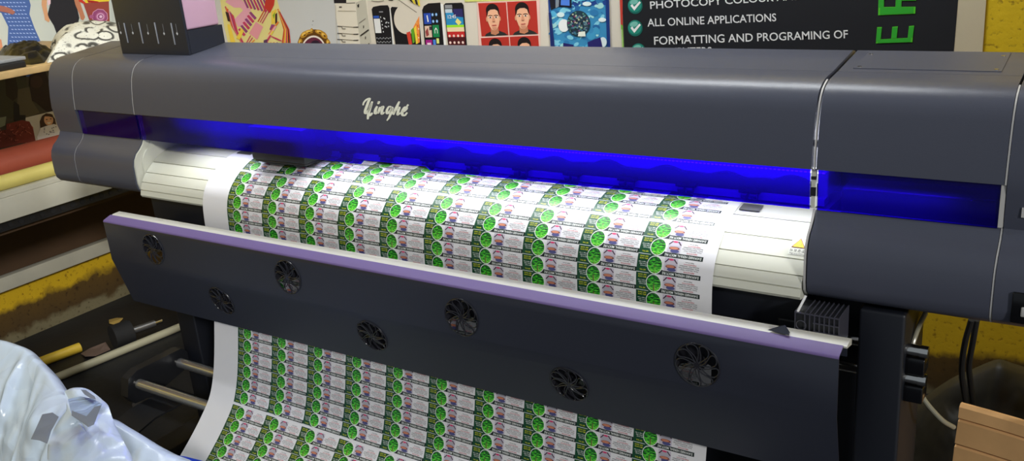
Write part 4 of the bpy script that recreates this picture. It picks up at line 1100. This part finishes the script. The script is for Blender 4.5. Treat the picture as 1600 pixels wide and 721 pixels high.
# ------------------------------------------------------------------ left side furniture
m_wood = mat('raw_wood', rgb(196, 164, 112), 0.6, vary=.25, vscale=14)
m_shelf = mat('grey_painted_board', rgb(190, 188, 174), 0.5, vary=.06, vscale=8)
q = MB(); q.box(WALL_X + .002, -1.62, -.70, .62, 1.178, 1.200, m_wood, .002); shelf = q.build('wooden_shelf')
tag(shelf, 'raw wood shelf edge at upper left carrying the patterned fabric', 'shelf')
counter = thing('side_counter', 'grey painted side counter with deep fascia below the red roll', 'counter', (-2.16, .2, .655))
q = MB(); q.box(WALL_X, -1.905, -1.2, WALL_Y, .738, .757, m_shelf, .002); q.build('counter_top', counter)
q = MB(); q.box(-1.915, -1.895, -1.2, WALL_Y, .655, .738, m_shelf, .002); q.build('fascia', counter)
q = MB(); q.box(-1.935, -1.912, -1.2, WALL_Y, .618, .655, m_black)
for k in range(60):
    y = -1.18 + k * .041
    q.tube([(-1.9125, y, .636), (-1.9105, y, .636)], .010, m_rubber, 12)
q.build('perforated_rail', counter)
q = MB(); q.box(WALL_X, -1.935, -1.2, WALL_Y, .60, .618, mat('dark_brown_board', rgb(70, 50, 32), .7)); q.build('under_board', counter)
q = MB(); q.box(WALL_X, -2.375, -1.6, .75, .243, .302, m_shelf, .003); o = q.build('wall_rail')
tag(o, 'long pale grey rail on the yellow wall under the counter', 'rail')
q = MB(); q.box(WALL_X, WALL_X + .012, -1.2, WALL_Y, .304, .60, mat('brown_panel', rgb(70, 50, 32), .7, vary=.15, vscale=4)); q.build('back_panel', counter)
# rolls on the counter
m_redr = mat('brick_red_vinyl', rgb(168, 82, 62), 0.5, vary=.08, vscale=10); m_yelr = mat('pale_yellow_vinyl', rgb(222, 208, 118), 0.5, vary=.06)
def roll(x, z, r, y0, y1, material, name, label):
    t = thing(name, label, 'roll', (x, (y0 + y1) / 2, z - r))
    q = MB(); n = 40; path = [(x, y0 + (y1 - y0) * i / 12, z) for i in range(13)]
    q.tube(path, r, material, 36); q.build('vinyl', t)
    for yy, d in ((y0, -1), (y1, 1)):
        q = MB(); q.tube([(x, yy - .001 * d, z), (x, yy + .012 * d, z)], r * .42, m_wood, 20); q.build('core', t)
    return t
roll(-2.05, .757 + .060, .060, -.75, .70, m_redr, 'red_vinyl_roll', 'thick brick red vinyl roll on the grey counter')
roll(-1.938, .757 + .027, .027, -.75, .72, m_yelr, 'yellow_vinyl_roll', 'thin pale yellow roll on the counter before the red roll')

# fabric heap, black bag, tray on the wooden shelf
def fabric_material():
    m = bpy.data.materials.new('black_white_printed_cloth'); m.use_nodes = True; nt = m.node_tree; b = nt.nodes['Principled BSDF']
    tc = nt.nodes.new('ShaderNodeTexCoord'); mp = nt.nodes.new('ShaderNodeMapping'); mp.inputs['Scale'].default_value = (10, 12, 20)
    nt.links.new(tc.outputs['Object'], mp.inputs[0])
    v = nt.nodes.new('ShaderNodeTexVoronoi'); v.inputs['Scale'].default_value = 1.25; nt.links.new(mp.outputs[0], v.inputs['Vector'])
    r = nt.nodes.new('ShaderNodeValToRGB'); nt.links.new(v.outputs['Distance'], r.inputs[0]); e = r.color_ramp.elements
    e[0].position = .33; e[0].color = (1, 1, 1, 1)
    e[1].position = .37; e[1].color = (0, 0, 0, 1)
    x = e.new(.46); x.color = (.1, .1, .1, 1); x = e.new(.53); x.color = (1, 1, 1, 1)
    # only part of each ring is printed
    n = nt.nodes.new('ShaderNodeTexNoise'); n.inputs['Scale'].default_value = 1.4; n.inputs['Detail'].default_value = 1; nt.links.new(mp.outputs[0], n.inputs['Vector'])
    r2 = nt.nodes.new('ShaderNodeValToRGB'); nt.links.new(n.outputs['Fac'], r2.inputs[0]); r2.color_ramp.elements[0].position = .57; r2.color_ramp.elements[0].color = (0, 0, 0, 1); r2.color_ramp.elements[1].position = .63; r2.color_ramp.elements[1].color = (1, 1, 1, 1)
    # small scratchy marks inside the ovals
    n3 = nt.nodes.new('ShaderNodeTexNoise'); n3.inputs['Scale'].default_value = 9; n3.inputs['Detail'].default_value = 3; nt.links.new(mp.outputs[0], n3.inputs['Vector'])
    r3 = nt.nodes.new('ShaderNodeValToRGB'); nt.links.new(n3.outputs['Fac'], r3.inputs[0]); r3.color_ramp.elements[0].position = .33; r3.color_ramp.elements[0].color = (.35, .34, .3, 1); r3.color_ramp.elements[1].position = .38; r3.color_ramp.elements[1].color = (1, 1, 1, 1)
    mxm = nt.nodes.new('ShaderNodeMath'); mxm.operation = 'MAXIMUM'; nt.links.new(r.outputs[0], mxm.inputs[0]); nt.links.new(r2.outputs[0], mxm.inputs[1])
    mm = nt.nodes.new('ShaderNodeMath'); mm.operation = 'MULTIPLY'; nt.links.new(mxm.outputs[0], mm.inputs[0]); nt.links.new(r3.outputs[0], mm.inputs[1])
    cx = nt.nodes.new('ShaderNodeMix'); cx.data_type = 'RGBA'; nt.links.new(mm.outputs[0], cx.inputs[0]); cx.inputs[6].default_value = rgb(52, 50, 44); cx.inputs[7].default_value = rgb(222, 220, 206)
    nt.links.new(cx.outputs[2], b.inputs['Base Color']); b.inputs['Roughness'].default_value = .7
    return m
m_fab = fabric_material()
from mathutils import noise as mnoise
def heap(name, outline, base_z, fn_top, material, nr=26, na=64, parent=None, wob=.01, freq=14, seed=0):
    """closed rumpled heap: outline (x,y) polygon on base_z, height given by fn_top(u) with u=0 centre..1 rim"""
    P = spline(outline + [outline[0]], na + 1)[:-1]; c = P.mean(0); rows = []
    for i in range(nr + 1):
        u = i / nr; ring = []
        for p in P:
            xy = c + (p - c) * u
            z = base_z + fn_top(u, xy)
            d = mnoise.noise(Vector((xy[0] * freq + seed, xy[1] * freq, z * freq))) * wob + mnoise.noise(Vector((xy[0] * freq * 2.7, xy[1] * freq * 2.7 + seed, 3))) * wob * .5
            z += d * (1 - u ** 6); ring.append((xy[0] + d * .3, xy[1] + d * .3, max(base_z, z)))
        ring.append(ring[0]); rows.append(ring)
    q = MB(); q.grid(rows, material)
    q.add(rows[-1][:-1], [list(range(na))], material)
    return q.build(name, parent, ang=60)
fab = heap('patterned_fabric', [(-1.65, .18), (-1.64, .30), (-1.63, .45), (-1.66, .59), (-1.78, .61), (-1.98, .61), (-2.10, .56), (-2.06, .44), (-1.86, .36), (-1.72, .22)], 1.2005,
           lambda u, p: (.088 * (1 - u ** 4.0)) * (.55 + .6 * min(1, max(0, (p[1] - .15) / .42))), m_fab, wob=.022, freq=9)
tag(fab, 'crumpled white cloth with black oval print heaped on the wood shelf', 'fabric')
m_bag = mat('black_polythene', rgb(20, 20, 24), 0.42, spec=.3, bump=30, bstr=.6)
bag = heap('black_plastic_bag', [(-1.68, .135), (-1.67, .175), (-1.73, .22), (-1.87, .34), (-2.05, .42), (-2.20, .44), (-2.26, .36), (-2.10, .26), (-1.86, .16)], 1.2005, lambda u, p: .040 * (1 - u ** 3), m_bag, wob=.02, freq=16, seed=4)
tag(bag, 'black polythene bag bunched beside the patterned cloth on the shelf', 'bag')
tr_ = thing('grey_tray', 'flat grey tray with black rim at the left frame edge on the shelf', 'tray', (-1.97, -.25, 1.2005))
m_tray = mat('grey_tray_top', rgb(150, 152, 154), .5)
q = MB(); q.box(-2.31, -1.65, -.66, .105, 1.2005, 1.222, m_black, .004); q.build('tray_base', tr_)
q = MB(); q.box(-2.32, -1.66, -.67, .115, 1.2222, 1.234, m_tray, .003); q.build('tray_lid', tr_)

# ------------------------------------------------------------------ things on the floor at the left
def fl(px, py, z=0.0):
    r = pix_ray(px, py); return CPOS + r * ((z - CPOS[2]) / r[2])
m_pvc = mat('grey_pvc', rgb(168, 164, 140), .45); m_yt = mat('yellow_tube', rgb(226, 190, 60), .5)
a = fl(80, 594, .016); b = fl(289, 508, .016); d = (a - b) / np.linalg.norm(a - b)
q = MB(); q.tube([tuple(b), tuple(b + (a - b) * .5), tuple(a), tuple(a + d * .35)], .016, m_pvc, 18); o = q.build('plastic_pipe')
tag(o, 'long grey plastic pipe lying on the black floor left of printer', 'pipe')
a = fl(40, 575, .02); b = fl(125, 543, .02); d = (a - b) / np.linalg.norm(a - b)
q = MB()
m_yi = mat('yellow_tube_inner', rgb(120, 90, 30), .7)
q.tube([tuple(b), tuple(a), tuple(a + d * .3)], .020, m_yt, 18); o = q.build('yellow_tube')
tag(o, 'short yellow tube on the floor behind the white plastic bag', 'tube')
# black roll core with silver end and scraps of paper
a = fl(176, 528, .05); b = fl(205, 518, .05); d = (b - a) / np.linalg.norm(b - a)
t = thing('black_roll_core', 'short black roll end with a silver spindle beside the grey pipe', 'roll', tuple(np.array([a[0], a[1], 0])))
q = MB(); q.tube([tuple(a), tuple(b)], .05, m_rubber, 24); q.build('core', t)
e_ = fl(238, 511, .05); e_ = b + (e_ - b) * 1.0
q = MB(); q.tube([tuple(b), tuple(b + d * .10)], .014, m_grey, 14); q.tube([tuple(b + d * .10), tuple(b + d * .13)], .009, m_chrome, 12); q.build('spindle', t)
def scrap(name, pts, label, material, z=.004):
    q = MB(); P = [fl(x, y, z) for x, y in pts]; n = len(P); c = np.mean(P, 0)
    lift = [np.array([0, 0, .006 * ((i * 7) % 3)]) for i in range(n)]
    top_ = [P[i] + lift[i] for i in range(n)]; bot = [p - np.array([0, 0, .003]) for p in top_]
    q.add(top_ + bot, [list(range(n)), list(range(n, 2 * n))[::-1]] + [(i, (i + 1) % n, n + (i + 1) % n, n + i) for i in range(n)], material)
    o = q.build(name, smooth=False); tag(o, label, 'scrap'); return o
scrap('paper_scrap', [(126, 553), (140, 547), (166, 539), (172, 546), (150, 558), (134, 561)], 'brown paper scrap lying between yellow tube and grey pipe', mat('brown_scrap', rgb(112, 92, 80), .7))
q = MB(); P = [(170, 500), (182, 499), (193, 501), (182, 508), (171, 507)]
scrap('card_scrap', P, 'small tan card scrap behind the black roll end', mat('tan_scrap', rgb(168, 140, 72), .7))
scrap('black_card', [(206, 632), (222, 618), (248, 632), (220, 654), (212, 650)], 'black card with a pale edge lying before the take-up rods', mat('black_card', rgb(58, 58, 62), .6), .02)

# ------------------------------------------------------------------ white plastic bag in the foreground
def crumple_material(name, color, rough, scale, strength):
    m = mat(name, color, rough, spec=.5); nt = m.node_tree; b = nt.nodes['Principled BSDF']
    tc = nt.nodes.new('ShaderNodeTexCoord')
    n = nt.nodes.new('ShaderNodeTexNoise'); n.inputs['Scale'].default_value = scale * .6; n.inputs['Detail'].default_value = 2
    nt.links.new(tc.outputs['Object'], n.inputs['Vector'])
    ad = nt.nodes.new('ShaderNodeVectorMath'); ad.operation = 'MULTIPLY_ADD'; ad.inputs[1].default_value = (.22, .22, .22)
    nt.links.new(n.outputs['Color'], ad.inputs[0]); nt.links.new(tc.outputs['Object'], ad.inputs[2])
    v = nt.nodes.new('ShaderNodeTexVoronoi'); v.feature = 'DISTANCE_TO_EDGE'; v.inputs['Scale'].default_value = scale
    nt.links.new(ad.outputs[0], v.inputs['Vector'])
    v2 = nt.nodes.new('ShaderNodeTexVoronoi'); v2.inputs['Scale'].default_value = scale * 2.3; nt.links.new(ad.outputs[0], v2.inputs['Vector'])
    sm = nt.nodes.new('ShaderNodeMath'); sm.operation = 'MULTIPLY_ADD'; sm.inputs[1].default_value = .25
    nt.links.new(v2.outputs['Distance'], sm.inputs[0]); nt.links.new(v.outputs['Distance'], sm.inputs[2])
    bp = nt.nodes.new('ShaderNodeBump'); bp.inputs['Strength'].default_value = strength; bp.inputs['Distance'].default_value = .03
    nt.links.new(sm.outputs[0], bp.inputs['Height']); nt.links.new(bp.outputs[0], b.inputs['Normal'])
    return m
m_poly = crumple_material('white_polythene', rgb(190, 203, 214), .24, 6, .55)
m_tape = mat('grey_print_on_bag', rgb(104, 112, 122), .4)
m_polyb = crumple_material('blue_grey_inside', rgb(138, 156, 180), .35, 16, .4)
def mound(ridge_px, zf, material, front_dir, reach, seed=0, amp=1.0, nf=46, back=.10, folds=()):
    """a slumped sheet: its crest runs through the given picture points at the given heights, then it falls to the floor on both sides"""
    ridge = np.array([fl(x, y, zf(x)) for x, y in ridge_px]); ridge = spline(ridge.tolist(), 110); rows = []
    fd = np.array(front_dir, float); fd /= np.linalg.norm(fd); bd = -fd
    for t in np.linspace(0, 1, 10)[::-1]:
        if t > 0: rows.append([tuple(p + bd * (back * t ** .6) - np.array([0, 0, p[2] * t ** 1.6])) for p in ridge])
    for i in range(nf):
        t = i / (nf - 1); row = []
        for j_, p in enumerate(ridge):
            pos = p + fd * (reach * t); pos[2] = p[2] * (1 - t ** 1.35); z = pos[2]
            w = min(1, t * 5) * (1 - t ** 8) * amp
            d1 = mnoise.noise(Vector((pos[0] * 5.0 + seed, pos[1] * 3.0, z * 4 + 2))) * .034
            d2 = (abs(mnoise.noise(Vector((pos[0] * 9 + 5 + seed, pos[1] * 6, z * 6)))) - .25) * .046
            d3 = (abs(mnoise.noise(Vector((pos[0] * 23, pos[1] * 20 + 9 + seed, z * 20)))) - .2) * .014
            fo_ = sum(am * math.exp(-((j_ / len(ridge) - c_ - sl_ * t) / wd) ** 2) for c_, sl_, wd, am in folds)
            row.append(tuple(pos + np.array([.3, -.5, .8]) * (d1 + d2 + d3 + fo_) * w))
        rows.append(row)
    q = MB(); q.grid(rows, material); return q
wb = thing('white_plastic_bag', 'crumpled white plastic bag filling the lower left corner', 'bag', (-.75, -.62, 0))
bz = lambda px: np.interp(px, [-80, 0, 40, 75, 100, 163, 290, 340], [.62, .60, .585, .56, .54, .51, .44, .41])
body = mound([(-90, 520), (-40, 524), (0, 531), (22, 538), (40, 546), (58, 564), (76, 583), (96, 612), (120, 634), (150, 650), (172, 655), (190, 666), (210, 678), (240, 697), (268, 712), (292, 722), (330, 748)], bz, m_poly, (.45, -.88, 0), .46, folds=((.27, -.06, .012, .022), (.36, .05, .010, .010), (.55, -.10, .014, .014), (.80, -.05, .012, .012))).build('bag_body', wb, ang=70)
mod = body.modifiers.new('sub', 'SUBSURF'); mod.levels = 1; mod.render_levels = 1
def lobe(name, pxs, zc, material, back=.03, bulge_=.035, parent=wb, round_=True, wob=.016):
    P = np.array([fl(x, y, z) for (x, y), z in zip(pxs, zc)])
    if round_: P = spline(P.tolist() + [P[0].tolist()], 81)[:-1]
    else:
        Q_ = []
        for i in range(len(P)):
            for t in np.linspace(0, 1, 6, endpoint=False): Q_.append(P[i] * (1 - t) + P[(i + 1) % len(P)] * t)
        P = np.array(Q_)
    c = P.mean(0); view = CPOS - c; view /= np.linalg.norm(view); rows = []
    for i in range(15):
        u = i / 14; ring = []
        for p in P:
            b_ = c + (p - c) * u; h = bulge_ * (1 - u ** 2) + ((abs(mnoise.noise(Vector(b_ * 13))) - .2) * wob * 1.6 + mnoise.noise(Vector(b_ * 30)) * wob * .4) * (1 - u ** 4)
            ring.append(tuple(b_ + view * h))
        ring.append(ring[0]); rows.append(ring)
    rb = [tuple(np.array(p) - view * back) for p in rows[-1]]; rows.append(rb)
    q = MB(); q.grid(rows, material); return q.build(name, parent, ang=50)
lobe('handle', [(101, 612), (112, 607), (126, 606), (138, 609), (150, 617), (163, 628), (169, 634), (178, 660), (192, 688), (206, 728), (150, 740), (84, 735), (74, 705), (82, 676), (96, 652), (104, 640)], [.62, .63, .63, .625, .62, .61, .60, .58, .56, .53, .54, .55, .57, .585, .60, .61], m_poly, .05, .022, wob=.03)
lobe('handle_fold', [(106, 624), (126, 620), (146, 624), (160, 632), (152, 650), (147, 662), (138, 667), (122, 657), (112, 650)], [.652] * 9, m_polyb, .01, .003, round_=False, wob=.006)
lobe('handle_shadow_print', [(148, 636), (158, 634), (150, 656), (147, 664), (138, 668), (124, 658), (112, 650), (112, 642), (124, 650), (136, 654)], [.660] * 10, m_tape, .006, .001, round_=False, wob=.004)
lobe('printed_strip', [(66, 648), (82, 645), (92, 652), (80, 674), (74, 694), (62, 689), (48, 687), (56, 670)], [.64] * 8, m_tape, .006, .001, round_=False, wob=.004)
lobe('bag_crease_print', [(126, 609), (134, 610), (148, 620), (150, 625), (142, 623), (132, 617)], [.662] * 6, m_tape, .004, .001, round_=False, wob=.002)
# blue bag edge and dark sole beside it
m_blue = mat('royal_blue_plastic', rgb(24, 60, 190), .35)
q = MB()
bp = [fl(x, y, .36) for x, y in [(243, 702), (262, 705), (276, 712), (290, 714), (318, 721), (330, 735), (240, 740)]]
bq = [p - np.array([0, 0, .05]) for p in bp]; n = len(bp)
cc = np.mean(bp, 0) + np.array([0, 0, .01])
q.add(bp + bq + [cc], [(i, (i + 1) % n, 2 * n) for i in range(n)] + [(i, (i + 1) % n, n + (i + 1) % n, n + i) for i in range(n)] + [list(range(n, 2 * n))[::-1]], m_blue)
o = q.build('blue_edge', wb, ang=50); o['label'] = 'royal blue plastic edge'

# ------------------------------------------------------------------ right side: carton, dark cloth, cables
m_card = mat('brown_cardboard', rgb(224, 174, 116), .75, vary=.10, vscale=9, bump=60, bstr=.2)
m_carde = mat('cardboard_edge', rgb(196, 156, 106), .8)
zt = .56
c0 = fl(1500, 632, zt); c1 = fl(1640, 676, zt)
ud = (c1 - c0); ud[2] = 0; ud /= np.linalg.norm(ud); vd = np.array([-ud[1], ud[0], 0])
if vd[1] < 0: vd = -vd
cb = thing('flattened_carton', 'flattened brown cardboard carton standing at the lower right frame corner', 'cardboard', tuple(np.array([c0[0], c0[1], 0]) + ud * .2 + vd * .02))
W_ = .42
def panel(name, zs, oys, th, mtl, x0=0.0):
    """one creased board: profile of heights and outward offsets, run along the carton"""
    rows = []
    for z, oy in zip(zs, oys):
        rows.append([tuple(np.array([c0[0], c0[1], 0]) + ud * (x0 + W_ * t + .0015 * math.sin(7 * t + z * 40)) + vd * oy + np.array([0, 0, z + .004 * math.sin(5 * t)])) for t in np.linspace(0, 1, 9)])
    bk = [[tuple(np.array(p) + vd * th) for p in r] for r in rows]
    q = MB(); n = len(rows); m9 = 9
    v = [p for r in rows for p in r] + [p for r in bk for p in r]; o_ = n * m9; f = []
    for i in range(n - 1):
        for j in range(m9 - 1):
            f.append((i * m9 + j, i * m9 + j + 1, (i + 1) * m9 + j + 1, (i + 1) * m9 + j)); f.append((o_ + i * m9 + j, o_ + (i + 1) * m9 + j, o_ + (i + 1) * m9 + j + 1, o_ + i * m9 + j + 1))
        for j in (0, m9 - 1): f.append((i * m9 + j, (i + 1) * m9 + j, o_ + (i + 1) * m9 + j, o_ + i * m9 + j))
    for i in (0, n - 1):
        for j in range(m9 - 1): f.append((i * m9 + j, i * m9 + j + 1, o_ + i * m9 + j + 1, o_ + i * m9 + j))
    q.add(v, f, mtl); return q.build(name, cb, ang=18)
panel('board', [zt, zt - .006, zt - .028, zt - .032, zt - .036, zt - .085, zt - .089, zt - .094, zt - .16, .30, .15, 0], [.004, -.002, -.006, -.001, -.006, -.010, -.004, -.009, -.014, -.02, -.03, -.04], .006, m_card)
panel('board', [zt - .012, zt - .2, .2, 0], [.012, .008, -.005, -.02], .005, m_carde, .012)
# dark sheet slumped behind the carton
m_cloth = mat('dark_olive_sheet', rgb(36, 33, 26), .6, vary=.2, vscale=5)
dz = lambda px: np.interp(px, [1360, 1420, 1480, 1560, 1640], [.18, .26, .40, .50, .46])
cl = mound([(1385, 688), (1400, 668), (1425, 650), (1450, 628), (1485, 604), (1520, 588), (1545, 577), (1562, 573), (1585, 580), (1620, 592), (1680, 620)], dz, m_cloth, (.1, -1, 0), .16, seed=3, amp=.9, back=.25).build('dark_sheet_heap', ang=60)
tag(cl, 'dark olive sheet heaped on the floor behind the flattened cardboard carton', 'sheet')
def cable(name, pts, y, r, material, label):
    q = MB(); P = [on_y(px, py, yy) for (px, py), yy in zip(pts, y)]; P = spline([p.tolist() for p in P], 40)
    q.tube([tuple(p) for p in P], r, material, 10); o = q.build(name); tag(o, label, 'cable'); return o
m_clear = mat('cloudy_tube', rgb(150, 146, 128), .25)
cable('drain_tube', [(1446, 490), (1432, 520), (1424, 552), (1428, 590), (1442, 622), (1470, 655), (1490, 668)], [.10, .05, .03, .03, .03, .06, .10], .0045, m_clear, 'thin cloudy drain tube curving down beside the printer leg')
cable('power_cable', [(1518, 500), (1508, 535), (1503, 570), (1504, 598), (1512, 650)], [.26, .28, .32, .36, .40], .006, m_rubber, 'left of two black cables hanging under the right end')
cable('power_cable', [(1526, 500), (1520, 535), (1514, 570), (1516, 596), (1522, 650)], [.27, .29, .33, .37, .41], .006, m_rubber, 'right of two black cables hanging under the right end')
